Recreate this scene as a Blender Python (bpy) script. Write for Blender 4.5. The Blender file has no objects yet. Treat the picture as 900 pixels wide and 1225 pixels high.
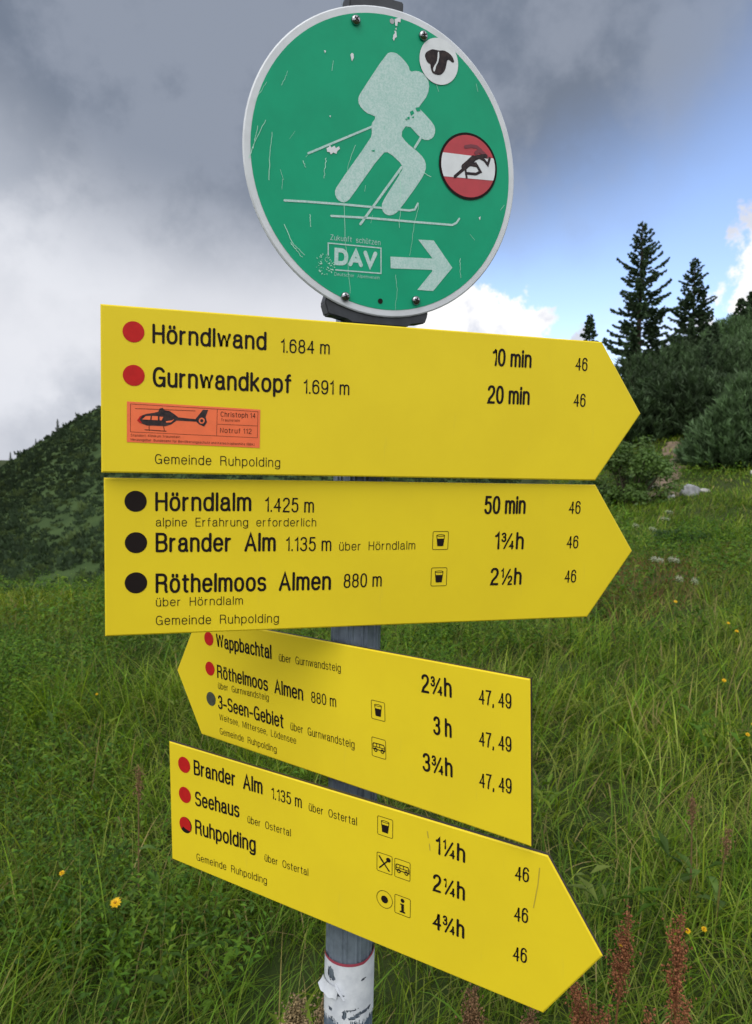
import bpy, bmesh, math, random
import numpy as np
from mathutils import Matrix, Vector

# measured geometry of the signs, each in its own local frame (metres)
CAMD={'f': 853.0692223106116, 'p': 4.481333639421815, 'q': -0.5763349138981081, 'rows': [[0.9999494092710886, 0.0007859351901606911, 0.010028020955203167], [-0.01005877221141461, 0.07813035354699813, 0.9968924059075883], [0.0, 0.9969428419726468, -0.07813430641851284]]}
SIGN={'S1': {'mat': [[-0.00434587902031753, 0.9537768344110196, 1.6722616366822134], [0.9627868280247573, 0.2699183614528118, -0.013623580023463776],
                [0.014448352689787426, -0.0010689657593587337, 0.9998950457006759], [-0.2698754692197459, 0.9628826176969, 0.004929061836439819]],
        'L': 0.6784118597817166,
        'a': 0.07120592101803823,
        'text': [('Hörndlwand', -0.2802, 0.0577, 0.1377, 0.0234, 'b', -0.1), ('1.684 m', -0.1244, 0.056, 0.0635, 0.0175, 'm', 1.5),
                 ('Gurnwandkopf', -0.2798, 0.0054, 0.1699, 0.0243, 'b', -0.1), ('1.691 m', -0.0944, 0.0057, 0.0607, 0.0183, 'm', 0.8),
                 ('Gemeinde Ruhpolding', -0.2772, -0.0881, 0.154, 0.0121, 's', -1.3), ('10 min', 0.1683, 0.0559, 0.0599, 0.0246, 'b', 0.3),
                 ('20 min', 0.1628, 0.0042, 0.0648, 0.0254, 'b', 0.6), ('46', 0.2977, 0.0571, 0.0195, 0.0189, 'm', -0.3), ('46', 0.2973, 0.0054, 0.0195, 0.019, 'm', 0.4)],
        'dots': [(-0.3019, 0.0698, 0.0125, 'red'), (-0.3017, 0.018, 0.0126, 'red')],
        'icons': [],
        'sticker': [(-0.3096, -0.0135), (-0.1493, -0.0169), (-0.1496, -0.0654), (-0.3098, -0.0624)]},
 'S2': {'mat': [[-0.007547745452284394, 0.9681414094777543, 1.465765539385793], [0.9655350670546006, 0.2599318851786369, -0.013321011798955527],
                [0.020696333500219904, -0.02565773570708231, 0.9994565235056664], [-0.2594488313088262, 0.9652860175439533, 0.030153080549404868]],
        'L': 0.6827699126215282,
        'a': 0.07009447272600575,
        'text': [('Hörndlalm', -0.2809, 0.0586, 0.1194, 0.0247, 'b', 0.3), ('1.425 m', -0.1439, 0.0583, 0.0648, 0.0194, 'm', -1.1),
                 ('alpine Erfahrung erforderlich', -0.2801, 0.0394, 0.2044, 0.0113, 's', -0.5), ('Brander  Alm', -0.2805, 0.0064, 0.1515, 0.0251, 'b', -0.6),
                 ('1.135 m', -0.1157, 0.006, 0.0614, 0.0192, 'm', -0.7), ('über Hörndlalm', -0.0435, 0.0058, 0.1079, 0.0122, 's', 0.5),
                 ('Röthelmoos  Almen', -0.2806, -0.0463, 0.2271, 0.0256, 'b', -1.8), ('880 m', -0.036, -0.0459, 0.0538, 0.0198, 'm', 0.8),
                 ('über Hörndlalm', -0.2802, -0.0635, 0.1092, 0.0116, 's', -1.0), ('Gemeinde Ruhpolding', -0.2803, -0.0878, 0.1569, 0.0123, 's', -2.7),
                 ('50 min', 0.1653, 0.0556, 0.0645, 0.0264, 'b', 0.6), ('1¾h', 0.184, 0.0049, 0.0457, 0.0256, 'b', -0.5), ('2½h', 0.1798, -0.0474, 0.0494, 0.0258, 'b', -0.3),
                 ('46', 0.2995, 0.0565, 0.0193, 0.0192, 'm', 0.0), ('46', 0.2992, 0.0052, 0.0194, 0.0194, 'm', -0.2), ('46', 0.299, -0.0464, 0.0194, 0.0196, 'm', 0.0)],
        'dots': [(-0.3042, 0.0711, 0.0132, 'black'), (-0.304, 0.019, 0.0133, 'black'), (-0.3042, -0.0322, 0.0135, 'black')],
        'icons': [('glass', 0.1014, 0.0186, 0.0266), ('glass', 0.1013, -0.0331, 0.0269)]},
 'S3': {'mat': [[-0.05620498245831778, 0.9863220602415516, 1.2376717468553982], [0.7891629974117428, -0.613507834097102, 0.02880800266587004],
                [-0.030450620046170305, 0.0077639959282912036, 0.9995061180933457], [0.6134284988936509, 0.7896504656293872, 0.012554635652776869]],
        'L': 0.6031910072209923,
        'a': 0.05997478287621585,
        'text': [('Wappbachtal', -0.2535, 0.0564, 0.129, 0.0229, 'b', -0.1), ('über Gurnwandsteig', -0.1087, 0.0562, 0.1228, 0.0118, 's', 3.7),
                 ('Röthelmoos  Almen', -0.254, 0.0051, 0.1938, 0.0226, 'b', -0.9), ('880 m', -0.0442, 0.005, 0.0482, 0.0168, 'm', 2.4),
                 ('über Gurnwandsteig', -0.2529, -0.0126, 0.1191, 0.0109, 's', 2.7), ('3-Seen-Gebiet', -0.2546, -0.0461, 0.1521, 0.0231, 'b', -0.9),
                 ('über Gurnwandsteig', -0.0884, -0.0456, 0.1245, 0.0122, 's', 0.4), ('Weitsee, Mittersee, Lödensee', -0.2523, -0.065, 0.1748, 0.0108, 's', 0.1),
                 ('Gemeinde Ruhpolding', -0.2525, -0.0886, 0.1324, 0.011, 's', 0.2), ('2¾h', 0.1504, 0.0565, 0.0457, 0.0246, 'b', 1.2),
                 ('3 h', 0.1676, 0.005, 0.0277, 0.0244, 'b', 1.2), ('3¾h', 0.1502, -0.0473, 0.0457, 0.0247, 'b', 2.8), ('47, 49', 0.2343, 0.0576, 0.0438, 0.0187, 'm', 2.5),
                 ('47, 49', 0.234, 0.0055, 0.0437, 0.0188, 'm', 2.4), ('47, 49', 0.2337, -0.0465, 0.0439, 0.019, 'm', 3.5)],
        'dots': [(-0.272, 0.0679, 0.0115, 'red'), (-0.272, 0.0178, 0.0116, 'red'), (-0.272, -0.0333, 0.0117, 'grey')],
        'icons': [('glass', 0.0791, 0.018, 0.0266), ('bus', 0.079, -0.0338, 0.0274)]},
 'S4': {'mat': [[-0.06154644940427845, 0.9602076467327172, 1.0373471035428161], [0.8634938796817854, -0.5043103170004705, -0.007030214718171772],
                [-0.0054839348798736065, -0.02332599581688191, 0.9997128709671511], [0.5043295016260023, 0.8632073922795355, 0.022907459563039426]],
        'L': 0.6192428673751674,
        'a': 0.06635795918359357,
        'text': [('Brander  Alm', -0.2557, 0.0577, 0.1384, 0.0248, 'b', 3.8), ('1.135 m', -0.1009, 0.0596, 0.0549, 0.0185, 'm', 0.5),
                 ('über Ostertal', -0.0337, 0.06, 0.0804, 0.012, 's', 0.9), ('Seehaus', -0.2545, 0.0069, 0.0917, 0.0246, 'b', 5.3),
                 ('über Ostertal', -0.147, 0.0093, 0.081, 0.0117, 's', 2.3), ('Ruhpolding', -0.2554, -0.0412, 0.1236, 0.0253, 'b', 7.6),
                 ('über Ostertal', -0.115, -0.0415, 0.0798, 0.0117, 's', 2.6), ('Gemeinde Ruhpolding', -0.2539, -0.0844, 0.1426, 0.0121, 's', 7.1),
                 ('1¼h', 0.165, 0.0575, 0.041, 0.0239, 'b', 0.3), ('2¼h', 0.1617, 0.006, 0.0449, 0.0241, 'b', 1.5), ('4¾h', 0.1624, -0.046, 0.0443, 0.0244, 'b', 2.5),
                 ('46', 0.2706, 0.0568, 0.0175, 0.0189, 'm', 2.6), ('46', 0.2708, 0.0045, 0.0176, 0.0192, 'm', 3.1), ('46', 0.2706, -0.0472, 0.0177, 0.0194, 'm', 3.3)],
        'dots': [(-0.2765, 0.0688, 0.0131, 'red'), (-0.2764, 0.0188, 0.0132, 'red'), (-0.2763, -0.0317, 0.0134, 'red')],
        'icons': [('glass', 0.0908, 0.0718, 0.0268), ('fork', 0.0902, 0.0205, 0.0271), ('bus', 0.1173, 0.0204, 0.0267), ('circle', 0.0906, -0.0306, 0.0262),
                  ('info', 0.118, -0.0303, 0.027)]}}
DISC={'skier': [(-0.0083, 0.137), (-0.0004, 0.1408), (0.0085, 0.14), (0.0237, 0.1292), (0.0254, 0.1214), (0.0362, 0.1255), (0.0473, 0.123), (0.0547, 0.1134), (0.0526, 0.0981),
           (0.0434, 0.0854), (0.0399, 0.08), (0.0475, 0.0751), (0.0629, 0.0638), (0.0661, 0.0556), (0.0628, 0.0458), (0.0536, 0.0411), (0.0442, 0.0427), (0.0247, 0.0577),
           (0.0147, 0.043), (0.0237, 0.0338), (0.045, 0.0229), (0.0533, 0.0141), (0.0538, 0.0033), (0.0464, -0.0111), (0.0177, -0.0515), (0.0111, -0.0584), (0.0021, -0.062),
           (-0.0062, -0.059), (-0.0092, -0.0506), (-0.0054, -0.0413), (0.0183, -0.004), (0.0207, 0.0043), (-0.0007, 0.0181), (-0.0096, 0.0159), (-0.0498, -0.0427),
           (-0.0553, -0.0505), (-0.0626, -0.0542), (-0.0708, -0.0514), (-0.0745, -0.043), (-0.0716, -0.0348), (-0.0269, 0.0302), (-0.025, 0.0383), (-0.027, 0.0476),
           (-0.0198, 0.0578), (-0.0256, 0.0595), (-0.034, 0.0607), (-0.0437, 0.0677), (-0.0457, 0.0761), (-0.0416, 0.0845)],
 'pole_a': [(-0.1102, -0.0008), (-0.0256, 0.0452)],
 'pole_b': [(-0.0379, -0.0774), (0.0181, 0.0019)],
 'pole_c': [(0.0364, 0.0295), (0.0464, 0.0463)],
 'ski_a': [(-0.14, -0.0616), (-0.1113, -0.0592), (-0.0604, -0.0559), (0.0316, -0.0513), (0.0395, -0.049), (0.0438, -0.0407)],
 'ski_b': [(-0.0781, -0.0723), (-0.0248, -0.0682), (0.0322, -0.0654), (0.0966, -0.0619), (0.1033, -0.0582), (0.1074, -0.0522)],
 'box': [(-0.0813, -0.1214), (-0.0816, -0.1064), (-0.0079, -0.1044), (-0.0068, -0.1369), (-0.0705, -0.1389)],
 'dav': [(-0.0728, -0.1328), (-0.0129, -0.1314), (-0.0733, -0.111)],
 'zs': [(-0.0787, -0.1021), (-0.0089, -0.1009)],
 'da': [(-0.0721, -0.1462), (-0.0089, -0.1449)],
 'rosette': [(-0.0853, -0.1337), (-0.0724, -0.1335)],
 'arrow': [(0.0061, -0.1138), (0.0686, -0.1095), (0.0462, -0.0871), (0.0695, -0.0856), (0.0998, -0.1185), (0.0715, -0.1526), (0.0474, -0.1532), (0.0689, -0.1267),
           (0.0688, -0.1246), (0.0071, -0.1289)],
 'dog_c': [(0.067, 0.1425), (0.0965, 0.1484), (0.0657, 0.1711)],
 'dog': [(0.0451, 0.1481), (0.0551, 0.1553), (0.0609, 0.1557), (0.0666, 0.1557), (0.0731, 0.1576), (0.0806, 0.1559), (0.0867, 0.1522), (0.0898, 0.146), (0.0863, 0.1447),
         (0.0822, 0.1474), (0.0787, 0.1467), (0.0779, 0.1397), (0.0759, 0.1324), (0.0714, 0.1271), (0.0675, 0.1255), (0.0622, 0.1253), (0.0575, 0.1263), (0.055, 0.1322),
         (0.0543, 0.137), (0.0518, 0.1368), (0.0477, 0.1405)],
 'dog_blaze': [(0.0642, 0.1537), (0.0662, 0.1541), (0.0669, 0.1492), (0.0662, 0.1442), (0.0652, 0.1403), (0.0627, 0.1359), (0.0617, 0.1307), (0.06, 0.1276), (0.0583, 0.1304),
               (0.0597, 0.1353), (0.0632, 0.1399), (0.0645, 0.1458)],
 'at_c': [(0.1177, 0.0178), (0.163, 0.0247), (0.1154, 0.0614)],
 'at_band': [(0.0759, 0.0298), (0.1601, 0.0342), (0.161, 0.0051), (0.078, -0.0008)],
 'goat': [(0.0975, 0.0021), (0.108, 0.0108), (0.1095, 0.0161), (0.1172, 0.0234), (0.1218, 0.0293), (0.129, 0.0324), (0.1352, 0.0324), (0.1401, 0.0338), (0.1468, 0.0249),
          (0.1491, 0.0335), (0.1448, 0.038), (0.1418, 0.0382), (0.1396, 0.0423), (0.1343, 0.0477), (0.1269, 0.0475), (0.1113, 0.0429), (0.1234, 0.0443), (0.1292, 0.0417),
          (0.1299, 0.0377), (0.1229, 0.0305), (0.1171, 0.0244), (0.1078, 0.0159), (0.1063, 0.0105)],
 'goat2': [(0.1116, 0.0134), (0.1186, 0.0185), (0.1308, 0.0214), (0.1362, 0.0129), (0.1315, 0.0091), (0.1155, 0.0088), (0.1166, 0.011), (0.1288, 0.0118), (0.1299, 0.0161),
           (0.1212, 0.0164), (0.1153, 0.0119), (0.117, 0.0029), (0.1132, 0.0054)],
 'screws': [(-0.0512, 0.1673), (0.0427, 0.1689), (-0.0566, -0.1717), (0.0456, -0.1676)],
 'holes': [(-0.0017, 0.1773), (-0.0066, -0.173)],
 'scr': [[(-0.0617, -0.0529), (-0.0584, -0.0998), (-0.053, -0.1391), (-0.0496, -0.167)], [(0.0453, -0.0425), (0.0401, -0.0636), (0.0365, -0.0928), (0.0343, -0.1095)],
         [(0.0143, -0.1364), (0.0174, -0.1568), (0.0156, -0.184)], [(-0.048, 0.0191), (-0.0564, -0.0055), (-0.0586, -0.0232)],
         [(-0.185, -0.0177), (-0.1782, 0.0017), (-0.1651, 0.0295)], [(-0.1789, 0.0481), (-0.1713, 0.0611), (-0.1636, 0.0734)],
         [(-0.1396, -0.0901), (-0.1291, -0.1119), (-0.1122, -0.1255)], [(-0.1311, -0.1121), (-0.1163, -0.1279)], [(-0.1604, -0.04), (-0.1599, -0.0138), (-0.1571, 0.0162)],
         [(-0.0872, -0.0025), (-0.0888, -0.0276)], [(0.0158, 0.0016), (0.0177, -0.0261), (0.0177, -0.0746)], [(-0.1805, -0.006), (-0.1748, 0.0205)],
         [(-0.1171, -0.0109), (-0.1136, -0.018)], [(0.0506, -0.0004), (0.0612, -0.0037)], [(-0.1068, -0.0744), (-0.1053, -0.0897)], [(0.1111, -0.1054), (0.1133, -0.1308)],
         [(-0.1458, 0.0731), (-0.14, 0.0852), (-0.1381, 0.091)]],
 'chips': [[(-0.0573, 0.1259), (-0.0552, 0.1285), (-0.0531, 0.1275), (-0.0525, 0.1231), (-0.055, 0.1185), (-0.0563, 0.1216)],
           [(0.0006, 0.1612), (0.0027, 0.1639), (0.0017, 0.1667), (0.0044, 0.1665), (0.0055, 0.16), (0.0029, 0.1579), (0.0017, 0.1542), (-0.0001, 0.1565)],
           [(0.0017, 0.1803), (0.0061, 0.1828), (0.0104, 0.1845), (0.0098, 0.1783), (0.0062, 0.1783), (0.0055, 0.1728), (0.0029, 0.173)],
           [(-0.0866, 0.009), (-0.0833, 0.0111), (-0.0821, 0.0135), (-0.0799, 0.0108), (-0.0758, 0.0138), (-0.074, 0.011), (-0.0698, 0.014), (-0.0685, 0.0112), (-0.0722, 0.0075),
            (-0.073, 0.0043), (-0.0773, 0.0052), (-0.0806, 0.0023), (-0.0823, 0.0051), (-0.0853, 0.0047)],
           [(-0.0924, 0.1239), (-0.0895, 0.1237), (-0.0907, 0.1206)], [(0.1376, -0.0471), (0.1405, -0.045), (0.1398, -0.0502)],
           [(0.003, 0.1693), (0.0047, 0.1711), (0.0044, 0.1673)], [(-0.0837, 0.0481), (-0.0816, 0.0492), (-0.082, 0.0465)]],
 'peel': [[(0.0273, 0.0727), (0.0318, 0.0754), (0.0338, 0.0718), (0.0293, 0.0679)], [(0.0353, 0.0792), (0.0408, 0.081), (0.0428, 0.0766), (0.0373, 0.0748)],
          [(0.0239, 0.0654), (0.0271, 0.0667), (0.0276, 0.0637), (0.024, 0.0623)], [(0.0208, 0.0625), (0.0231, 0.0637), (0.0236, 0.061)],
          [(0.0303, 0.0665), (0.0339, 0.0687), (0.0331, 0.0654)], [(-0.026, 0.0156), (-0.0208, 0.0176), (-0.0211, 0.0148)]],
 'mat': [[0.012138448256715138, 0.973328658282819, 1.9806652556281512], [0.9284683125974744, 0.37141162138845185, 0.0],
         [0.01936019041003218, -0.04839730984822456, 0.9986405176171964], [-0.3709066938324059, 0.9272060762835067, 0.05212596831961741]],
 'R': 0.193}

R = math.radians
SC = bpy.context.scene
COL = SC.collection
rng = np.random.default_rng(7)

# ------------------------------------------------------------------ camera
cam_d = bpy.data.cameras.new('camera')
cam = bpy.data.objects.new('camera', cam_d)
COL.objects.link(cam)
SC.camera = cam
ROWS = CAMD['rows']
cm = Matrix.Identity(4)
for i in range(3):
    cm[i][0] = ROWS[0][i]
    cm[i][1] = ROWS[1][i]
    cm[i][2] = -ROWS[2][i]
cm[2][3] = 1.6
cam.matrix_world = cm
cam_d.sensor_fit = 'VERTICAL'
cam_d.sensor_height = 36.0
cam_d.lens = CAMD['f'] / 1225 * 36.0
cam_d.clip_start = 0.02
cam_d.clip_end = 6000
cam_d.dof.use_dof = True
cam_d.dof.focus_distance = 1.0
cam_d.dof.aperture_fstop = 11.0

# ------------------------------------------------------------------ world: sky and clouds
SUN_EL, SUN_AZ = 52.0, 205.0        # azimuth measured from +Y clockwise: behind the camera, a little to the left
world = bpy.data.worlds.new('World')
SC.world = world
world.use_nodes = True
WT = world.node_tree
WT.nodes.clear()


class NT:
    def __init__(s, t): s.t = t
    def n(s, kind, **kw):
        nd = s.t.nodes.new(kind)
        for k, v in kw.items(): setattr(nd, k, v)
        return nd
    def put(s, sock, v):
        if isinstance(v, bpy.types.NodeSocket): s.t.links.new(v, sock)
        elif v is not None: sock.default_value = v
    def m(s, op, a, b=None, c=None, clamp=False):
        nd = s.n('ShaderNodeMath', operation=op, use_clamp=clamp)
        for i, v in enumerate((a, b, c)): s.put(nd.inputs[i], v)
        return nd.outputs[0]
    def ss(s, x, lo, hi):
        nd = s.n('ShaderNodeMapRange', interpolation_type='SMOOTHSTEP')
        s.put(nd.inputs['Value'], x); s.put(nd.inputs['From Min'], lo); s.put(nd.inputs['From Max'], hi)
        return nd.outputs[0]
    def mix(s, f, a, b, blend='MIX'):
        nd = s.n('ShaderNodeMix', data_type='RGBA', blend_type=blend)
        s.put(nd.inputs[0], f)
        for i, v in ((6, a), (7, b)):
            if isinstance(v, (tuple, list)) and len(v) == 3: v = (*v, 1)
            s.put(nd.inputs[i], v)
        return nd.outputs[2]
    def noise(s, vec, scale, detail=4, rough=0.55, dist=0.0):
        nd = s.n('ShaderNodeTexNoise')
        s.put(nd.inputs['Vector'], vec)
        nd.inputs['Scale'].default_value = scale
        nd.inputs['Detail'].default_value = detail
        nd.inputs['Roughness'].default_value = rough
        nd.inputs['Distortion'].default_value = dist
        return nd.outputs[0]
    def off(s, vec, o):
        nd = s.n('ShaderNodeVectorMath', operation='ADD')
        s.put(nd.inputs[0], vec); nd.inputs[1].default_value = o
        return nd.outputs[0]


def build_sky():
    k = NT(WT)
    tc = k.n('ShaderNodeTexCoord')
    d = tc.outputs['Generated']
    sp = k.n('ShaderNodeSeparateXYZ'); k.put(sp.inputs[0], d)
    az = k.m('ARCTAN2', sp.outputs[0], sp.outputs[1])
    el = k.m('ARCSINE', sp.outputs[2])
    n1 = k.noise(d, 2.3, 3, 0.5)
    n2 = k.noise(k.off(d, (3.1, 1.7, 0.4)), 5.0, 5, 0.5)
    n3 = k.noise(k.off(d, (9.0, 4.2, 7.7)), 14.0, 5, 0.6)
    w1 = k.m('SUBTRACT', n1, 0.5)
    w2 = k.m('SUBTRACT', n2, 0.5)
    w3 = k.m('SUBTRACT', n3, 0.5)
    elw = k.m('ADD', el, k.m('ADD', k.m('MULTIPLY', w1, 0.16), k.m('ADD', k.m('MULTIPLY', w2, 0.10), k.m('MULTIPLY', w3, 0.06))))
    azw = k.m('ADD', az, k.m('MULTIPLY', w2, 0.20))
    # clear sky seen in the gap to the right
    sky = k.n('ShaderNodeTexSky', sky_type='NISHITA', sun_disc=False)
    sky.sun_elevation = R(SUN_EL); sky.sun_rotation = R(SUN_AZ)
    sky.altitude = 1500; sky.air_density = 1.0; sky.dust_density = 1.0; sky.ozone_density = 1.5
    blue = k.mix(1.0, sky.outputs[0], (SKYG[0], SKYG[1], SKYG[2]), 'MULTIPLY')
    # low bright cloud layer, left
    lo = k.mix(k.ss(k.m('ADD', n2, k.m('ADD', k.m('MULTIPLY', w1, 0.8), k.m('MULTIPLY', w3, 0.6))), 0.32, 0.66), (4.5, 4.9, 5.7), (7.4, 7.7, 8.4))
    glow = k.ss(k.m('ABSOLUTE', k.m('SUBTRACT', elw, 0.165)), 0.15, 0.0)
    lo = k.mix(k.m('MULTIPLY', glow, 0.75), lo, (7.9, 8.1, 8.7))
    band = k.ss(elw, 0.09, 0.03)
    lo = k.mix(k.m('MULTIPLY', band, 0.55), lo, (4.9, 5.2, 5.9))
    right = k.ss(azw, 0.02, 0.2)
    back = k.ss(k.m('ABSOLUTE', az), 1.0, 1.5)
    base = k.mix(right, lo, blue)
    # cumulus
    def blob(ca, ce, ra, re):
        a = k.m('DIVIDE', k.m('SUBTRACT', az, ca), ra)
        e = k.m('DIVIDE', k.m('SUBTRACT', el, ce), re)
        r = k.m('SQRT', k.m('ADD', k.m('MULTIPLY', a, a), k.m('MULTIPLY', e, e)))
        r = k.m('ADD', r, k.m('ADD', k.m('MULTIPLY', w3, 2.0), k.m('MULTIPLY', w2, 1.1)))
        return r
    for ca, ce, ra, re in ((0.125, 0.165, 0.125, 0.075), (0.545, 0.185, 0.12, 0.11), (0.40, 0.13, 0.13, 0.07)):
        r = blob(ca, ce, ra, re)
        soft = 0.17 if ca != 0.40 else 0.9
        mk = k.ss(r, 1.05, 1.05 - soft)
        cc = k.mix(k.ss(k.m('ADD', n2, k.m('MULTIPLY', w3, 1.3)), 0.34, 0.60), (6.9, 7.3, 8.4), (10.6, 10.6, 10.6))
        base = k.mix(mk if ca != 0.40 else k.m('MULTIPLY', mk, 0.55), base, cc)
    # dark layer above
    B = k.m('ADD', k.m('MULTIPLY', k.m('MULTIPLY', az, az), 0.58), k.m('ADD', k.m('MULTIPLY', az, 0.10), 0.235))
    s = k.m('SUBTRACT', elw, B)
    D = k.ss(s, -0.07, 0.15)
    wisps = k.mix(k.ss(k.m('ADD', n1, k.m('ADD', k.m('MULTIPLY', w2, 1.0), k.m('MULTIPLY', w3, 0.7))), 0.36, 0.68), (1.75, 2.12, 2.82), (2.70, 3.10, 3.90))
    rt = k.mix(k.m('MULTIPLY', k.ss(azw, 0.24, 0.62), 0.75), wisps, (2.7, 3.4, 4.9))
    dark = k.mix(k.ss(el, 0.75, 1.2), rt, (5.5, 5.9, 6.6))
    col = k.mix(D, base, dark)
    # the overcast behind the photographer
    bk = k.mix(k.ss(n2, 0.35, 0.65), BACK_A, BACK_B)
    col = k.mix(1.0, col, (.90, .89, .88), 'MULTIPLY')
    col = k.mix(back, col, bk)
    bg = k.n('ShaderNodeBackground'); k.put(bg.inputs[0], col); bg.inputs[1].default_value = 0.1
    out = k.n('ShaderNodeOutputWorld'); WT.links.new(bg.outputs[0], out.inputs[0])


SKYG = (2.45, 2.3, 2.4)
BACK_A, BACK_B = (9.4, 9.6, 9.9), (12.6, 12.6, 12.7)
build_sky()

sun_d = bpy.data.lights.new('sun', 'SUN')
sun_d.energy = 1.5
sun_d.angle = R(48)
sun_d.color = (1.0, 0.96, 0.90)
sun = bpy.data.objects.new('sun', sun_d)
COL.objects.link(sun)
_a, _e = R(SUN_AZ), R(SUN_EL)
to_sun = Vector((math.sin(_a) * math.cos(_e), math.cos(_a) * math.cos(_e), math.sin(_e)))
sun.rotation_euler = (-to_sun).to_track_quat('-Z', 'Y').to_euler()

SC.view_settings.view_transform = 'Standard'
SC.view_settings.look = 'None'
SC.view_settings.gamma = 1
SC.view_settings.use_curve_mapping = False
SC.view_settings.exposure = 0.22
SC.cycles.max_bounces = 6
SC.cycles.transparent_max_bounces = 8
SC.cycles.use_denoising = True

# ------------------------------------------------------------------ helpers
def tag(o, label=None, cat=None, group=None, kind=None):
    if label: o['label'] = label
    if cat: o['category'] = cat
    if group: o['group'] = group
    if kind: o['kind'] = kind
    return o


def empty(name, mat=None, loc=None):
    o = bpy.data.objects.new(name, None)
    o.empty_display_size = 0.05
    COL.objects.link(o)
    if mat is not None: o.matrix_world = mat
    if loc is not None: o.location = loc
    return o


def link_mesh(name, me, mat=None, parent=None, smooth=False):
    if mat is not None:
        for m_ in (mat if isinstance(mat, (list, tuple)) else [mat]): me.materials.append(m_)
    if smooth: me.polygons.foreach_set('use_smooth', np.ones(len(me.polygons), bool))
    o = bpy.data.objects.new(name, me)
    COL.objects.link(o)
    if parent is not None: o.parent = parent
    return o


def mesh_np(name, V, F, color=None, mi=None):
    """V (n,3); F list of (m,k) index arrays; color (n,3) per vertex."""
    me = bpy.data.meshes.new(name)
    V = np.asarray(V, np.float32)
    if not isinstance(F, list): F = [F]
    F = [np.asarray(f, np.int32) for f in F if len(f)]
    me.vertices.add(len(V)); me.vertices.foreach_set('co', V.ravel())
    nl = sum(f.size for f in F); npoly = sum(len(f) for f in F)
    me.loops.add(nl); me.polygons.add(npoly)
    me.loops.foreach_set('vertex_index', np.concatenate([f.ravel() for f in F]))
    tot = np.concatenate([np.full(len(f), f.shape[1], np.int32) for f in F])
    st = np.concatenate([[0], np.cumsum(tot)[:-1]]).astype(np.int32)
    me.polygons.foreach_set('loop_start', st)
    me.polygons.foreach_set('loop_total', tot)
    if mi is not None: me.polygons.foreach_set('material_index', np.asarray(mi, np.int32))
    if color is not None:
        at = me.color_attributes.new('Col', 'FLOAT_COLOR', 'POINT')
        c = np.ones((len(V), 4), np.float32); c[:, :3] = color
        at.data.foreach_set('color', c.ravel())
    me.update(calc_edges=True)
    me.validate()
    return me


def bm_mesh(name, bm):
    bmesh.ops.recalc_face_normals(bm, faces=bm.faces)
    me = bpy.data.meshes.new(name); bm.to_mesh(me); bm.free()
    return me


class Acc:
    """accumulates vertex/face/colour arrays for one mesh"""
    def __init__(s): s.V = []; s.Q = []; s.T = []; s.C = []; s.n = 0
    def add(s, V, Q=None, T=None, C=None):
        V = np.asarray(V, float).reshape(-1, 3)
        if Q is not None: s.Q.append(np.asarray(Q) + s.n)
        if T is not None: s.T.append(np.asarray(T) + s.n)
        s.V.append(V); s.n += len(V)
        if C is not None:
            C = np.asarray(C, float)
            s.C.append(np.broadcast_to(C, (len(V), 3)) if C.ndim == 1 else C)
    def mesh(s, name):
        F = []
        if s.Q: F.append(np.concatenate(s.Q))
        if s.T: F.append(np.concatenate(s.T))
        return mesh_np(name, np.concatenate(s.V), F, np.concatenate(s.C) if s.C else None)


def tube(acc, pts, rad, seg=6, col=None, cap=True):
    pts = np.asarray(pts, float); n = len(pts)
    rad = np.broadcast_to(np.asarray(rad, float), (n,))
    t = np.gradient(pts, axis=0); t /= np.linalg.norm(t, axis=1)[:, None] + 1e-12
    ref = np.array([0, 0, 1.]) if abs(t[0][2]) < 0.9 else np.array([1., 0, 0])
    a = np.cross(t, ref); a /= np.linalg.norm(a, axis=1)[:, None] + 1e-12
    b = np.cross(t, a)
    th = np.linspace(0, 2 * np.pi, seg, endpoint=False)
    ring = pts[:, None] + rad[:, None, None] * (a[:, None] * np.cos(th)[None, :, None] + b[:, None] * np.sin(th)[None, :, None])
    V = ring.reshape(-1, 3)
    i = np.arange(n - 1)[:, None] * seg; j = np.arange(seg)[None]; j2 = (j + 1) % seg
    Q = np.stack([i + j, i + j2, i + seg + j2, i + seg + j], -1).reshape(-1, 4)
    acc.add(V, Q, None, col)


# ------------------------------------------------------------------ materials
def new_mat(name):
    m = bpy.data.materials.new(name); m.use_nodes = True
    k = NT(m.node_tree)
    return m, k, m.node_tree.nodes['Principled BSDF']


def mat_plain(name, col, rough=0.5, metal=0.0, var=0.0, scale=30, bump=0.0, spec=0.5, col2=None):
    m, k, p = new_mat(name)
    p.inputs['Roughness'].default_value = rough
    p.inputs['Metallic'].default_value = metal
    p.inputs['Specular IOR Level'].default_value = spec
    p.inputs['Base Color'].default_value = (*col, 1)
    if var or bump or col2:
        tc = k.n('ShaderNodeTexCoord')
        n = k.noise(tc.outputs['Object'], scale, 5, 0.6)
        c2 = col2 or tuple(c * (1 - var) for c in col)
        k.put(p.inputs['Base Color'], k.mix(k.ss(n, 0.35, 0.68), col, c2))
        if bump:
            b = k.n('ShaderNodeBump'); b.inputs['Strength'].default_value = bump; b.inputs['Distance'].default_value = 0.002
            k.put(b.inputs['Height'], k.noise(tc.outputs['Object'], scale * 3, 5, 0.65)); k.put(p.inputs['Normal'], b.outputs[0])
    return m


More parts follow.
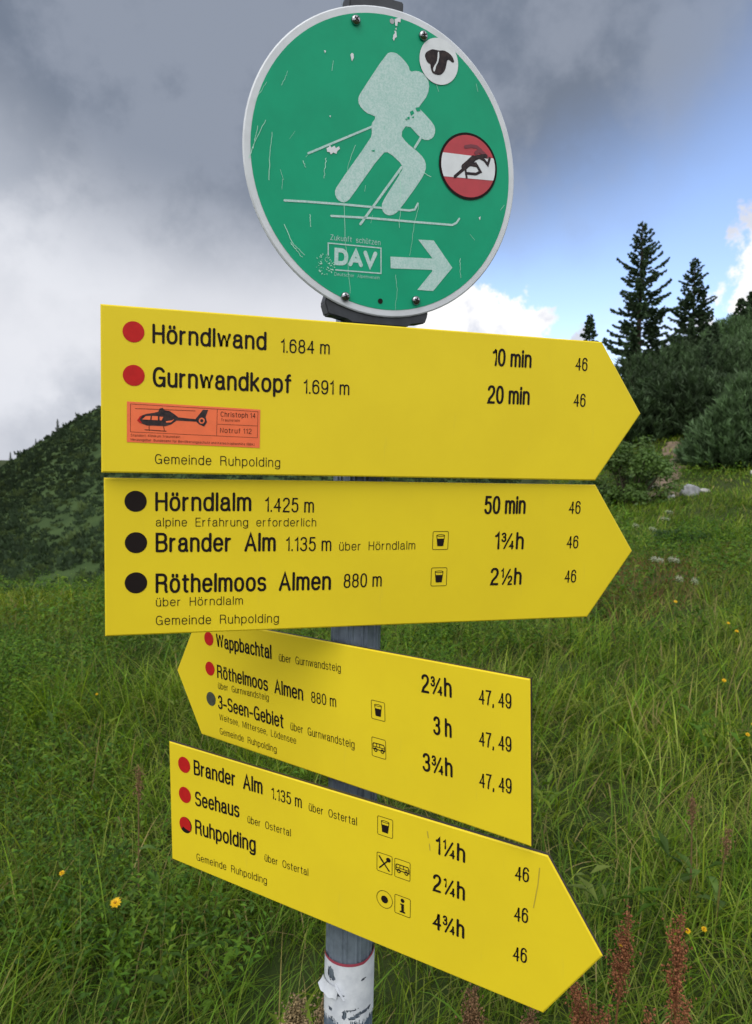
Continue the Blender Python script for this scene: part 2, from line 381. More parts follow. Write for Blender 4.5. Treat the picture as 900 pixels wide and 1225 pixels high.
def mat_leaf(name, trans=0.35, rough=0.55, gain=1.0, nscale=0.0, spec=0.3):
    m, k, p = new_mat(name)
    at = k.n('ShaderNodeAttribute', attribute_name='Col')
    c = at.outputs['Color']
    if nscale:
        tc = k.n('ShaderNodeTexCoord')
        n = k.noise(tc.outputs['Object'], nscale, 3, 0.6)
        c = k.mix(k.ss(n, 0.35, 0.65), k.mix(1.0, c, (0.72, 0.78, 0.8), 'MULTIPLY'), k.mix(1.0, c, (1.25, 1.18, 1.0), 'MULTIPLY'))
    if gain != 1: c = k.mix(1.0, c, (gain, gain, gain), 'MULTIPLY')
    k.put(p.inputs['Base Color'], c)
    p.inputs['Roughness'].default_value = rough
    p.inputs['Specular IOR Level'].default_value = spec
    if trans:
        tr = k.n('ShaderNodeBsdfTranslucent')
        k.put(tr.inputs[0], k.mix(1.0, c, (1.15, 1.25, 0.7), 'MULTIPLY'))
        mx = k.n('ShaderNodeMixShader'); mx.inputs[0].default_value = trans
        k.t.links.new(p.outputs[0], mx.inputs[1]); k.t.links.new(tr.outputs[0], mx.inputs[2])
        k.t.links.new(mx.outputs[0], k.t.nodes['Material Output'].inputs[0])
    return m


def mat_board():
    """weathered yellow laminate"""
    m, k, p = new_mat('yellow_laminate')
    tc = k.n('ShaderNodeTexCoord'); o = tc.outputs['Object']
    n = k.noise(o, 7, 4, 0.6)
    c = k.mix(k.ss(n, 0.3, 0.7), YEL, tuple(v * w for v, w in zip(YEL, (0.95, 0.94, 0.95))))
    spk = k.ss(k.noise(o, 260, 2, 0.5), 0.72, 0.80)
    c = k.mix(k.m('MULTIPLY', spk, 0.25), c, (0.45, 0.36, 0.06))
    sc = k.n('ShaderNodeMapping'); k.put(sc.inputs[0], o); sc.inputs['Scale'].default_value = (26, 3, 10); sc.inputs['Rotation'].default_value = (0, 0, 0.2)
    st = k.ss(k.noise(sc.outputs[0], 3, 5, 0.7), 0.60, 0.80)
    c = k.mix(k.m('MULTIPLY', st, 0.16), c, (0.40, 0.33, 0.10))
    k.put(p.inputs['Base Color'], c)
    k.put(p.inputs['Roughness'], k.m('ADD', 0.38, k.m('MULTIPLY', n, 0.25)))
    p.inputs['Specular IOR Level'].default_value = 0.2
    b = k.n('ShaderNodeBump'); b.inputs['Strength'].default_value = 0.08; b.inputs['Distance'].default_value = 0.001
    k.put(b.inputs['Height'], k.noise(o, 120, 4, 0.6)); k.put(p.inputs['Normal'], b.outputs[0])
    return m


YEL = (0.72, 0.56, 0.018)
M_YEL = mat_board()
M_EDGE = mat_plain('board_edge', (0.035, 0.026, 0.015), 0.6)
M_INK = mat_plain('black_lettering', (0.012, 0.008, 0.008), 0.6, spec=0.12)
M_RED = mat_plain('red_dot', (0.46, 0.014, 0.014), 0.5, var=0.12, scale=90, spec=0.15)
M_GREYDOT = mat_plain('faded_dark_dot', (0.06, 0.065, 0.04), 0.6, var=0.4, scale=150)
M_ORANGE = mat_plain('orange_sticker', (0.80, 0.145, 0.045), 0.4, var=0.08, scale=60)
M_GREEN = mat_plain('green_sheeting', (0.003, 0.325, 0.172), 0.4, var=0.10, scale=14, spec=0.2)
M_RIM = mat_plain('white_rim', (0.60, 0.63, 0.68), 0.45, var=0.1, scale=40)
def mat_film():
    m, k, p = new_mat('worn_white_film')
    o = k.n('ShaderNodeTexCoord').outputs['Object']
    mp = k.n('ShaderNodeMapping'); k.put(mp.inputs[0], o); mp.inputs['Scale'].default_value = (1, .35, 1); mp.inputs['Rotation'].default_value = (0, 0, .5)
    n = k.noise(o, 420, 3, .7); s = k.noise(mp.outputs[0], 300, 3, .7); g = k.noise(o, 22, 4, .6)
    c = k.mix(k.ss(n, .38, .62), (.50, .64, .63), (.36, .56, .53))
    c = k.mix(k.m('MULTIPLY', k.ss(s, .58, .72), .5), c, (.16, .44, .37))
    c = k.mix(k.m('MULTIPLY', k.ss(g, .45, .7), .35), c, (.28, .50, .46))
    k.put(p.inputs['Base Color'], c); p.inputs['Roughness'].default_value = .5; p.inputs['Specular IOR Level'].default_value = .25
    return m


M_FILM = mat_film()
M_WHITE = mat_plain('white_sticker', (0.66, 0.69, 0.73), 0.45, var=0.08, scale=60)
M_SCR = mat_plain('scratch', (0.40, 0.70, 0.58), 0.6)
M_STRED = mat_plain('red_sticker', (0.44, 0.03, 0.045), 0.42, var=0.1, scale=60)
M_HORN = mat_plain('dark_red_print', (0.16, 0.02, 0.035), 0.5)
M_DOG = mat_plain('dark_print', (0.020, 0.016, 0.020), 0.55, spec=0.15, scale=160, col2=(0.05, 0.035, 0.035))
M_SCREW = mat_plain('screw_steel', (0.30, 0.31, 0.33), 0.22, 1.0)
M_POLE = mat_plain('weathered_aluminium', (0.23, 0.28, 0.35), 0.42, 0.45, var=0.30, scale=38, bump=0.25)
M_CLAMP = mat_plain('dark_bracket', (0.045, 0.05, 0.06), 0.5, 0.3, var=0.3, scale=60)
M_BACKP = mat_plain('bare_aluminium', (0.32, 0.33, 0.35), 0.45, 0.6, var=0.2, scale=40)

# ------------------------------------------------------------------ stroke lettering
def arc(cx, cy, rx, ry, a0, a1, e=2.35, n=None):
    n = n or max(5, int(abs(a1 - a0) / 14))
    out = []
    for i in range(n + 1):
        a = R(a0 + (a1 - a0) * i / n)
        c, s = math.cos(a), math.sin(a)
        out.append((cx + rx * math.copysign(abs(c) ** (2 / e), c), cy + ry * math.copysign(abs(s) ** (2 / e), s)))
    return out


XH = 0.73
def glyphs():
    G = {}
    n_arch = lambda x0, w: [(x0, 0.42)] + arc(x0 + w / 2, XH - 0.26, w / 2, 0.26, 180, 0) + [(x0 + w, 0)]
    bowl = arc(.2, XH / 2, .2, XH / 2, 90, 450, n=28)
    dot = lambda x: [(x, .90), (x, .99)]
    uml = lambda x: [[(x - .1, .89), (x - .1, .98)], [(x + .1, .89), (x + .1, .98)]]
    G['n'] = (.36, [[(0, 0), (0, XH)], n_arch(0, .36)])
    G['h'] = (.36, [[(0, 0), (0, 1)], n_arch(0, .36)])
    G['m'] = (.60, [[(0, 0), (0, XH)], n_arch(0, .30), n_arch(.30, .30)])
    u = [[(0, XH), (0, .26)] + arc(.18, .26, .18, .26, 180, 360) + [(.36, .35)], [(.36, 0), (.36, XH)]]
    G['u'] = (.36, u); G['ü'] = (.36, u + uml(.18))
    G['o'] = (.40, [bowl]); G['ö'] = (.40, [bowl] + uml(.2))
    G['e'] = (.40, [[(.015, .38), (.395, .38)] + arc(.2, XH / 2, .2, XH / 2, 10, 325, n=24)])
    G['a'] = (.40, [[(.03, .52)] + arc(.19, .52, .165, .21, 170, 0) + [(.355, .12), (.40, .0)], [(.355, .46), (.20, .40)] + arc(.17, .20, .17, .20, 95, 300) + [(.355, .16)]])
    G['d'] = (.40, [bowl, [(.40, 0), (.40, 1)]]); G['b'] = (.40, [bowl, [(0, 0), (0, 1)]])
    G['p'] = (.40, [bowl, [(0, -.26), (0, XH)]])
    G['g'] = (.40, [bowl, [(.40, XH), (.40, -.06)] + arc(.2, -.06, .2, .19, 0, -155)])
    G['l'] = (.0, [[(0, 0), (0, 1)]]); G['i'] = (.0, [[(0, 0), (0, XH)], dot(0)])
    G['t'] = (.24, [[(.09, .93), (.09, .14)] + arc(.22, .14, .13, .14, 180, 265), [(0, XH - .02), (.24, XH - .02)]])
    G['f'] = (.24, [[(.09, 0), (.09, .84)] + arc(.22, .84, .13, .16, 180, 95), [(0, XH - .02), (.23, XH - .02)]])
    G['r'] = (.22, [[(0, 0), (0, XH)], [(0, .40)] + arc(.24, .44, .24, .27, 180, 100)])
    G['k'] = (.36, [[(0, 0), (0, 1)], [(.33, XH), (0, .28)], [(.12, .40), (.36, 0)]])
    G['c'] = (.37, [arc(.2, XH / 2, .2, XH / 2, 38, 322, n=22)])
    G['s'] = (.34, [arc(.17, .545, .165, .185, 25, 245) + arc(.17, .19, .17, .19, 75, -160)])
    G['w'] = (.56, [[(0, XH), (.14, 0), (.28, XH - .04), (.42, 0), (.56, XH)]])
    G['v'] = (.36, [[(0, XH), (.18, 0), (.36, XH)]]); G['z'] = (.34, [[(0, XH), (.34, XH), (0, 0), (.35, 0)]])
    G['H'] = (.46, [[(0, 0), (0, 1)], [(.46, 0), (.46, 1)], [(0, .52), (.46, .52)]])
    G['G'] = (.50, [arc(.25, .5, .25, .5, 40, 335, n=26) + [(.49, .1)], [(.28, .46), (.49, .46), (.49, 0)]])
    G['C'] = (.48, [arc(.25, .5, .25, .5, 42, 318, n=26)])
    bt = [(0, 0), (0, 1), (.24, 1)] + arc(.24, .76, .20, .24, 90, -90) + [(0, .52)]
    G['B'] = (.47, [bt, [(.24, .52)] + arc(.25, .26, .22, .26, 90, -90) + [(0, 0)]])
    G['R'] = (.48, [bt, [(.26, .50)] + arc(.30, .36, .14, .14, 90, 0) + [(.44, .1), (.48, 0)]])
    G['P'] = (.45, [bt]); G['D'] = (.48, [[(0, 0), (0, 1), (.2, 1)] + arc(.2, .5, .28, .5, 90, -90) + [(0, 0)]])
    G['A'] = (.52, [[(0, 0), (.26, 1), (.52, 0)], [(.09, .33), (.43, .33)]])
    G['V'] = (.50, [[(0, 1), (.25, 0), (.50, 1)]])
    G['W'] = (.78, [[(0, 1), (.19, 0), (.39, 1), (.59, 0), (.78, 1)]])
    G['S'] = (.46, [arc(.23, .75, .215, .25, 20, 250) + arc(.23, .26, .23, .26, 75, -160)])
    G['E'] = (.40, [[(.40, 1), (0, 1), (0, 0), (.41, 0)], [(0, .53), (.37, .53)]])
    G['F'] = (.40, [[(.40, 1), (0, 1), (0, 0)], [(0, .53), (.37, .53)]])
    G['M'] = (.60, [[(0, 0), (0, 1), (.30, .05), (.60, 1), (.60, 0)]])
    G['N'] = (.46, [[(0, 0), (0, 1), (.46, 0), (.46, 1)]])
    G['L'] = (.38, [[(0, 1), (0, 0), (.38, 0)]]); Lo = G['L']
    G['T'] = (.46, [[(0, 1), (.46, 1)], [(.23, 1), (.23, 0)]])
    G['K'] = (.48, [[(0, 0), (0, 1)], [(.46, 1), (0, .38)], [(.16, .58), (.48, 0)]])
    G['Z'] = (.44, [[(0, 1), (.44, 1), (0, 0), (.45, 0)]])
    G['O'] = (.52, [arc(.26, .5, .26, .5, 90, 450, n=30)])
    G['1'] = (.17, [[(0, .80), (.08, .83), (.17, 1), (.17, 0)]])
    G['2'] = (.40, [arc(.2, .75, .19, .25, 170, -20) + [(.30, .48), (.08, .22), (.01, .0), (.40, .0)]])
    G['3'] = (.40, [arc(.2, .76, .18, .24, 165, -90, n=16) + arc(.2, .265, .2, .265, 90, -165, n=16)])
    G['4'] = (.42, [[(.32, 0), (.32, 1), (0, .30), (.42, .30)]])
    G['5'] = (.40, [[(.36, 1), (.07, 1), (.03, .50)] + arc(.195, .33, .2, .33, 130, -160, n=20)])
    G['6'] = (.40, [arc(.2, .32, .2, .32, 90, 450, n=24), [(.0, .32)] + arc(.2, .62, .2, .38, 180, 25, n=12)])
    G['7'] = (.38, [[(0, 1), (.38, 1), (.20, .5), (.13, 0)]])
    G['8'] = (.40, [arc(.2, .755, .175, .245, 90, 450, n=22), arc(.2, .265, .2, .265, 90, 450, n=22)])
    G['9'] = (.40, [arc(.2, .68, .2, .32, 90, 450, n=24), [(.40, .68)] + arc(.2, .38, .2, .38, 0, -155, n=12)])
    G['0'] = (.40, [arc(.2, .5, .2, .5, 90, 450, n=28)])
    G['.'] = (.0, [[(0, 0), (0, .05)]]); G[','] = (.03, [[(.03, .06), (.03, -.01), (0, -.14)]])
    G['-'] = (.30, [[(0, .36), (.30, .36)]]); G[':'] = (0, [[(0, 0), (0, .05)], [(0, .5), (0, .55)]])
    G['('] = (.12, [arc(.14, .45, .14, .65, 130, 230)]); G[')'] = (.12, [arc(-.02, .45, .14, .65, 50, -50)])
    def small(ch, ox, oy, s): return [[(ox + x * s, oy + y * s) for x, y in st] for st in G[ch][1]]
    G['¾'] = (.72, small('3', 0, .46, .52) + [[(.14, 0), (.58, .95)]] + small('4', .48, -.02, .52))
    G['½'] = (.72, small('1', .05, .46, .52) + [[(.14, 0), (.58, .95)]] + small('2', .50, -.02, .52))
    G['¼'] = (.70, small('1', .05, .46, .52) + [[(.14, 0), (.58, .95)]] + small('4', .46, -.02, .52))
    return G


GL = glyphs()


def ribbon(acc, pts, w, z, jig=0.0, closed=False):
    """flat stroke of width w along pts (2-D) at height z, round-ended"""
    P = np.asarray(pts, float)
    keep = [0] + [i for i in range(1, len(P)) if np.hypot(*(P[i] - P[i - 1])) > 1e-7]
    P = P[keep]
    if len(P) < 2: return
    closed = np.hypot(*(P[0] - P[-1])) < 1e-6 and len(P) > 3
    if closed: P = P[:-1]
    n = len(P); L = []; Rr = []
    for i in range(n):
        a = P[i - 1] if (i > 0 or closed) else None
        b = P[(i + 1) % n] if (i < n - 1 or closed) else None
        d1 = (P[i] - a) / np.hypot(*(P[i] - a)) if a is not None else None
        d2 = (b - P[i]) / np.hypot(*(b - P[i])) if b is not None else None
        if d1 is None: d1 = d2
        if d2 is None: d2 = d1
        n1 = np.array([-d1[1], d1[0]]); n2 = np.array([-d2[1], d2[0]])
        mm = n1 + n2; l = np.hypot(*mm)
        if l < 0.5: mm = n1; k = 1
        else: mm = mm / l; k = min(1 / max(mm @ n1, 0.3), 2.0)
        L.append(P[i] + mm * w / 2 * k); Rr.append(P[i] - mm * w / 2 * k)
    V = [(x, y, z) for x, y in L] + [(x, y, z) for x, y in Rr]
    m = n if closed else n - 1
    Q = [(i, n + i, n + (i + 1) % n, (i + 1) % n) for i in range(m)]
    acc.add(V, Q)
    if not closed:
        for c, d in ((P[0], P[0] - P[1]), (P[-1], P[-1] - P[-2])):
            a0 = math.atan2(d[1], d[0])
            ring = [(c[0] + math.cos(a0 + t) * w / 2, c[1] + math.sin(a0 + t) * w / 2, z) for t in np.linspace(-np.pi / 2, np.pi / 2, 6)]
            acc.add([(c[0], c[1], z)] + ring, None, [(0, i, i + 1) for i in range(1, 6)])


def write(acc, text, u, v, width, cap, wt, z=0.0, rise=0.0, space=0.22, shear=0.0):
    """one line of lettering in local x/y; its inked width is fitted to `width`"""
    sw = {'b': .135, 'm': .105, 's': .088, 'h': .25, 'f': .10}[wt] * cap if isinstance(wt, str) else wt * cap
    x = 0.0; run = []
    for ch in text:
        if ch == ' ': x += .62 if wt == 's' else .30; continue
        w, st = GL[ch]; run.append((x, st, .72 if ch in '¾½¼' else 1.0)); x += w + space
    x -= space
    s = (width - sw) / (x * cap) if x > 0 else 1
    hc = cap - sw
    k = 0
    for x0, st, thin in run:
        for line in st:
            pts = []
            for a, b in line:
                px = u + sw / 2 + (x0 + a) * cap * s
                pts.append((px + shear * b * hc, v + sw / 2 + b * hc + rise * ((px - u) / width)))
            ribbon(acc, pts, sw * thin, z + (k % 7) * 1.5e-5); k += 1


def poly(acc_bm, pts, z=0.0, mi=0):
    vs = [acc_bm.verts.new((x, y, z)) for x, y in pts]
    f = acc_bm.faces.new(vs); f.material_index = mi
    return f


def flat(name, polys, mat, parent, z=0.0):
    """printed or stuck-on flat shapes"""
    bm = bmesh.new()
    for i, p_ in enumerate(polys): poly(bm, p_, z + i * 1.5e-5)
    bmesh.ops.triangulate(bm, faces=bm.faces[:])
    for f in bm.faces:
        if f.normal.z < 0: f.normal_flip()
    me = bpy.data.meshes.new(name); bm.to_mesh(me); bm.free()
    return link_mesh(name, me, mat, parent)


def soften(pts, k=2):
    for _ in range(k):
        q = []
        for i in range(len(pts)):
            a, b = np.array(pts[i]), np.array(pts[(i + 1) % len(pts)])
            q += [tuple(a * .75 + b * .25), tuple(a * .25 + b * .75)]
        pts = q
    return pts


def ell(cx, cy, rx, ry, n=40, a0=0):
    return [(cx + rx * math.cos(2 * math.pi * i / n + a0), cy + ry * math.sin(2 * math.pi * i / n + a0)) for i in range(n)]


def slab(name, outline, z_front, thick, mats, parent, chamfer=0.0017):
    """a board: front face material 0, edge material 1, back material 2; outline is counter-clockwise"""
    bm = bmesh.new()
    P = np.array(outline); n = len(P)
    ins = []
    for i in range(n):
        a, b, c = P[i - 1], P[i], P[(i + 1) % n]
        d1 = (b - a) / np.hypot(*(b - a)); d2 = (c - b) / np.hypot(*(c - b))
        n1 = np.array([-d1[1], d1[0]]); n2 = np.array([-d2[1], d2[0]]); mm = n1 + n2; mm /= np.hypot(*mm)
        ins.append(b + mm * chamfer / max(mm @ n1, .3))
    r0 = [bm.verts.new((x, y, z_front)) for x, y in ins]
    r1 = [bm.verts.new((x, y, z_front - chamfer * 0.7)) for x, y in P]
    r2 = [bm.verts.new((x, y, z_front - thick)) for x, y in P]
    f = bm.faces.new(r0); f.material_index = 0
    for i in range(n):
        j = (i + 1) % n
        f = bm.faces.new((r1[i], r1[j], r0[j], r0[i])); f.material_index = 0
        f = bm.faces.new((r2[i], r2[j], r1[j], r1[i])); f.material_index = 1
    f = bm.faces.new(r2[::-1]); f.material_index = 2
    me = bm_mesh(name, bm)
    return link_mesh(name, me, mats, parent)


def basis(mat):
    """local frame: x along the board, y up, z out of the face"""
    o, x, y, z = [Vector(v) for v in mat]
    m = Matrix.Identity(4)
    x = x.normalized(); zz = x.cross(y).normalized(); y = zz.cross(x)
    for i in range(3):
        m[i][0], m[i][1], m[i][2], m[i][3] = x[i], y[i], zz[i], o[i]
    return m


# pole axis
POLE_Y = 1.032
def pole_at(z):
    t = (z - 0.74) / (2.215 - 0.74)
    return Vector((-0.0346 + 0.0161 * t, POLE_Y, z))
POLE_R = 0.0345


def box_bm(bm, c, s, mi=0):
    r = bmesh.ops.create_cube(bm, size=1.0)
    for v in r['verts']: v.co = Vector((c[0] + v.co.x * s[0], c[1] + v.co.y * s[1], c[2] + v.co.z * s[2]))
    return r['verts']


def screw(parent, x, y, z=0.0, r=0.0062):
    acc = Acc()
    rows = [(1.0, 0), (1.0, .25), (.86, .55), (.55, .75), (.0, .8)]
    n = 16; V = []
    for k, (a, h) in enumerate(rows):
        for i in range(n):
            t = 2 * math.pi * i / n
            V.append((x + r * a * math.cos(t), y + r * a * math.sin(t), z + r * h))
    Q = [(k * n + i, k * n + (i + 1) % n, (k + 1) * n + (i + 1) % n, (k + 1) * n + i) for k in range(len(rows) - 1) for i in range(n)]
    acc.add(V, Q)
    o = link_mesh('screw', acc.mesh('screw'), M_SCREW, parent, True)
    bm = bmesh.new(); a = random.uniform(0, 1.5)
    for q in (a, a + math.pi / 2):
        c, s = math.cos(q), math.sin(q)
        L, w = r * .58, r * .13
        poly(bm, [(x + c * L - s * w, y + s * L + c * w), (x - c * L - s * w, y - s * L + c * w), (x - c * L + s * w, y - s * L - c * w), (x + c * L + s * w, y + s * L - c * w)], z + r * (.82 if q == a else .83))
    link_mesh('cross_slot', bm_mesh('cross_slot', bm), M_INK, o)
    return o


def clamp(parent, zc, board_z, width=0.10):
    """bracket behind a board (built in the board's frame) reaching back to the pole"""
    inv = parent.matrix_world.inverted()
    p0 = inv @ pole_at(zc)
    bm = bmesh.new()
    back = board_z
    # rail against the board, jaw round the pole
    rail = box_bm(bm, (p0.x, p0.y, back - 0.004), (width, 0.028, 0.0075))
    gap_end = p0.z + POLE_R * 0.9
    if back - 0.0078 - gap_end > 0.002:
        box_bm(bm, (p0.x, p0.y, (back - 0.0078 + gap_end) / 2), (0.05, 0.024, back - 0.0078 - gap_end))
    bmesh.ops.bevel(bm, geom=bm.edges[:], offset=0.0012, segments=1, affect='EDGES')
    o = link_mesh('clamp', bm_mesh('clamp', bm), M_CLAMP, parent)
    # steel band round the pole
    acc = Acc()
    ax = (inv.to_3x3() @ Vector((0.0109, 0, 1))).normalized()
    ref = ax.cross(Vector((0, 0, 1))).normalized(); b2 = ax.cross(ref)
    V = []; n = 28
    for rr, hh in ((POLE_R + .0004, -.009), (POLE_R + .0026, -.009), (POLE_R + .0026, .009), (POLE_R + .0004, .009)):
        for i in range(n):
            t = 2 * math.pi * i / n
            V.append(p0 + ref * rr * math.cos(t) + b2 * rr * math.sin(t) + ax * hh)
    Q = [(k * n + i, k * n + (i + 1) % n, ((k + 1) % 4) * n + (i + 1) % n, ((k + 1) % 4) * n + i) for k in range(4) for i in range(n)]
    acc.add(V, Q)
    link_mesh('clamp_band', acc.mesh('clamp_band'), M_CLAMP, o)
    return o


# pictograms: all in a unit frame of height 1, x -.42...42
def rrect(w, h, r, n=5):
    out = []
    for cx, cy, a in ((w - r, h - r, 0), (-w + r, h - r, 90), (-w + r, -h + r, 180), (w - r, -h + r, 270)):
        for i in range(n + 1):
            t = R(a + 90 * i / n); out.append((cx + r * math.cos(t), cy + r * math.sin(t)))
    return out + out[:1]


def pictogram(kind, u, v, h, parent, z):
    acc = Acc(); bm = bmesh.new()
    S = lambda pts: [(u + x * h, v + y * h) for x, y in pts]
    if kind == 'circle': ribbon(acc, S(arc(0, 0, .46, .46, 0, 360, 2, 40)), .028 * h, z)
    else: ribbon(acc, S(rrect(.43, .48, .07)), .028 * h, z)
    P = []
    if kind == 'glass':
        ribbon(acc, S([(-.22, .27), (-.15, -.28), (.15, -.28), (.22, .27)]), .035 * h, z)
        ribbon(acc, S(arc(0, .27, .22, .045, 0, 360, 2, 24)), .03 * h, z + 2e-5)
        P = [[(-.205, .10), (-.15, -.29), (.15, -.29), (.205, .10)]]
    elif kind == 'bus':
        ribbon(acc, S([(-.36, -.1), (-.36, .14)] + [(-.31, .2), (.30, .2), (.36, .1), (.37, -.1), (-.36, -.1), (-.36, .0)]), .05 * h, z)
        ribbon(acc, S([(-.34, .03), (.36, .03)]), .04 * h, z + 2e-5)
        for x in (-.14, .06): ribbon(acc, S([(x, .03), (x, .19)]), .035 * h, z + 3e-5)
        for x in (-.2, .22): ribbon(acc, S(arc(x, -.13, .085, .085, 0, 360, 2, 20)), .05 * h, z + 4e-5)
    elif kind == 'fork':
        ribbon(acc, S([(-.30, .30), (-.22, .2), (.26, -.32)]), .075 * h, z)
        P = [[(-.33, .34), (-.27, .33), (-.06, .10), (-.10, .02), (-.20, .10)], ell(.22, .24, .13, .12, 20)]
        ribbon(acc, S([(.2, .2), (-.28, -.30)]), .07 * h, z + 2e-5)
    elif kind == 'circle': P = [ell(0, 0, .20, .20, 28)]
    elif kind == 'info':
        P = [ell(.0, .27, .105, .105, 20), [(-.13, .10), (.08, .10), (.08, -.28), (.15, -.28), (.15, -.36), (-.15, -.36), (-.15, -.28), (-.07, -.28), (-.07, .03), (-.13, .03)]]
    for i, p_ in enumerate(P): poly(bm, S(p_), z + 5e-5 + i * 1e-5)
    bmesh.ops.triangulate(bm, faces=bm.faces[:])
    bm.verts.index_update()
    if len(bm.faces): acc.add([tuple(w.co) for w in bm.verts], None, [[w.index for w in f.verts] for f in bm.faces])
    bm.free()
    return link_mesh('pictogram', acc.mesh('pictogram'), M_INK, parent)


M_SCRATCH = mat_plain('scratched_laminate', (.40, .30, .03), .6)
BOARD_T = 0.006
def build_board(key, label, clamp_z):
    d = SIGN[key]; L, a = d['L'], d['a']; h = 0.1
    root = empty('direction_sign', basis(d['mat']))
    tag(root, label, 'direction sign', 'yellow hiking direction signs on the post')
    out = [(-L / 2, -h), (L / 2, -h), (L / 2 + a, 0), (L / 2, h), (-L / 2, h)]
    if key == 'S3': out = [(L / 2, h), (-L / 2, h), (-L / 2 - a, 0), (-L / 2, -h), (L / 2, -h)]
    slab('board', out, 0.0, BOARD_T, [M_YEL, M_EDGE, M_EDGE], root)
    for t, u, v, w, cap, wt, rise in d['text']:
        acc = Acc(); write(acc, t, u, v, w, cap, wt, 0.0004, rise * 0.001)
        link_mesh('lettering', acc.mesh('lettering'), M_INK, root)
    for u, v, r, c in d['dots']:
        if key == 'S4' and v < 0:   # the lowest red dot is half peeled off a black one
            o = flat('trail_dot', [ell(u, v, r, r, 36)], M_INK, root, 0.0004)
            pts = ell(u - r * .05, v + r * .05, r * .93, r * .93, 36)
            pts = [(x, y) if not (x - u > -r * .55 and y - v < -r * .18) else (x, v - r * .18 + .3 * (y - v) + .35 * (u - x)) for x, y in pts]
            flat('dot_sticker', [pts], M_RED, o, 0.0008)
        else:
            flat('trail_dot', [ell(u, v, r, r, 36)], {'red': M_RED, 'black': M_INK, 'grey': M_GREYDOT}[c], root, 0.0004)
            if c == 'grey': pass
    for kd, u, v, hh in d['icons']: pictogram(kd, u, v, hh, root, 0.0004)
    if key == 'S4':
        for ln, w in (([(.3005, .082), (.2990, .060), (.2945, .030)], .0011), ([(.153, .084), (.1545, .076)], .0014), ([(.1562, .068), (.1572, .060)], .0012)):
            acc = Acc(); ribbon(acc, ln, w, .00035); link_mesh('scratch', acc.mesh('scratch'), M_SCRATCH, root)
    if 'sticker' in d: helicopter_sticker(root, d['sticker'])
    clamp(root, clamp_z[0], -BOARD_T); clamp(root, clamp_z[1], -BOARD_T)
    return root


def helicopter_sticker(root, q):
    TL, TR, BR, BL = [np.array(c) for c in q]
    def W(x, y):  # sticker space 0..1, y up
        b = BL + (BR - BL) * x; t = TL + (TR - TL) * x
        return tuple(b + (t - b) * y)
    f = lambda a, b: W((a - 57) / 755, 1 - (b - (48 + 47 * (a - 57) / 756)) / (230 - 13 * (a - 57) / 755))
    st = flat('sticker', [[W(0, 0), W(1, 0), W(1, 1), W(0, 1)]], M_ORANGE, root, 0.0005)
    st['label'] = 'orange rectangular sticker printed with a black rescue helicopter'
    z = 0.0008
    acc = Acc()
    def ln(pts, w): ribbon(acc, [f(*p_) for p_ in pts], w, z + (acc.n % 9) * 1e-5)
    ln([(76, 62), (798, 106), (797, 254), (76, 220), (76, 62)], .0004)
    ln([(560, 93), (558, 243)], .0004); ln([(562, 176), (797, 187)], .0004)
    ln([(103, 88), (435, 101)], .0005)
    ln([(178, 185), (178, 212)], .0007); ln([(258, 187), (262, 214)], .0007); ln([(155, 208), (272, 216)], .0008)
    link_mesh('frame_line', acc.mesh('frame_line'), M_INK, st)
    body = [[(118, 152), (135, 128), (165, 118), (205, 112), (228, 106), (235, 88), (252, 84), (264, 98), (290, 102), (318, 120), (340, 138), (436, 148), (452, 128), (478, 95), (508, 96), (494, 135), (502, 165), (486, 190), (458, 178), (440, 162), (330, 156), (300, 178), (268, 188), (165, 184), (135, 172)]]
    hel = flat('helicopter_print', [[f(*p_) for p_ in b] for b in body], M_DOG, st, z)
    for b in ([(140, 150), (158, 132), (186, 130), (184, 152)], [(194, 130), (226, 132), (226, 154), (192, 153)], [(236, 134), (256, 136), (246, 156), (236, 154)], ell(472, 157, 17, 17, 20), [(270, 160), (300, 156), (318, 148), (300, 166), (272, 168)]): flat('window_print', [[f(*p_) for p_ in b]], M_ORANGE, st, z + .0003)
    flat('fan_print', [[f(*p_) for p_ in ell(472, 157, 9, 9, 16)]], M_DOG, st, z + .0006)
    flat('nose_print', [[f(*p_) for p_ in [(112, 156), (128, 132), (142, 126), (124, 150), (140, 170), (128, 170)]]], M_RED, st, z + .0003)
    def tx(t, A, B, cap, wt):
        acc = Acc(); a, b = np.array(f(*A)), np.array(f(*B)); write(acc, t, a[0], a[1], b[0] - a[0], cap, wt, z, b[1] - a[1], .26); link_mesh('lettering', acc.mesh('lettering'), M_INK, st)
    tx('Christoph 14', (580, 134), (783, 143), .0064, 'f'); tx('Traunstein', (582, 160), (692, 164), .0034, 'f')
    tx('Notruf 112', (578, 225), (762, 232), .0064, 'f')
    tx('Standort: Klinikum Traunstein', (78, 246), (350, 256), .0031, 'f')
    tx('Herausgeber: Bundesamt für Bevölkerungsschutz und Katastrophenhilfe (BBK)', (78, 270), (780, 299), .0031, 'f')


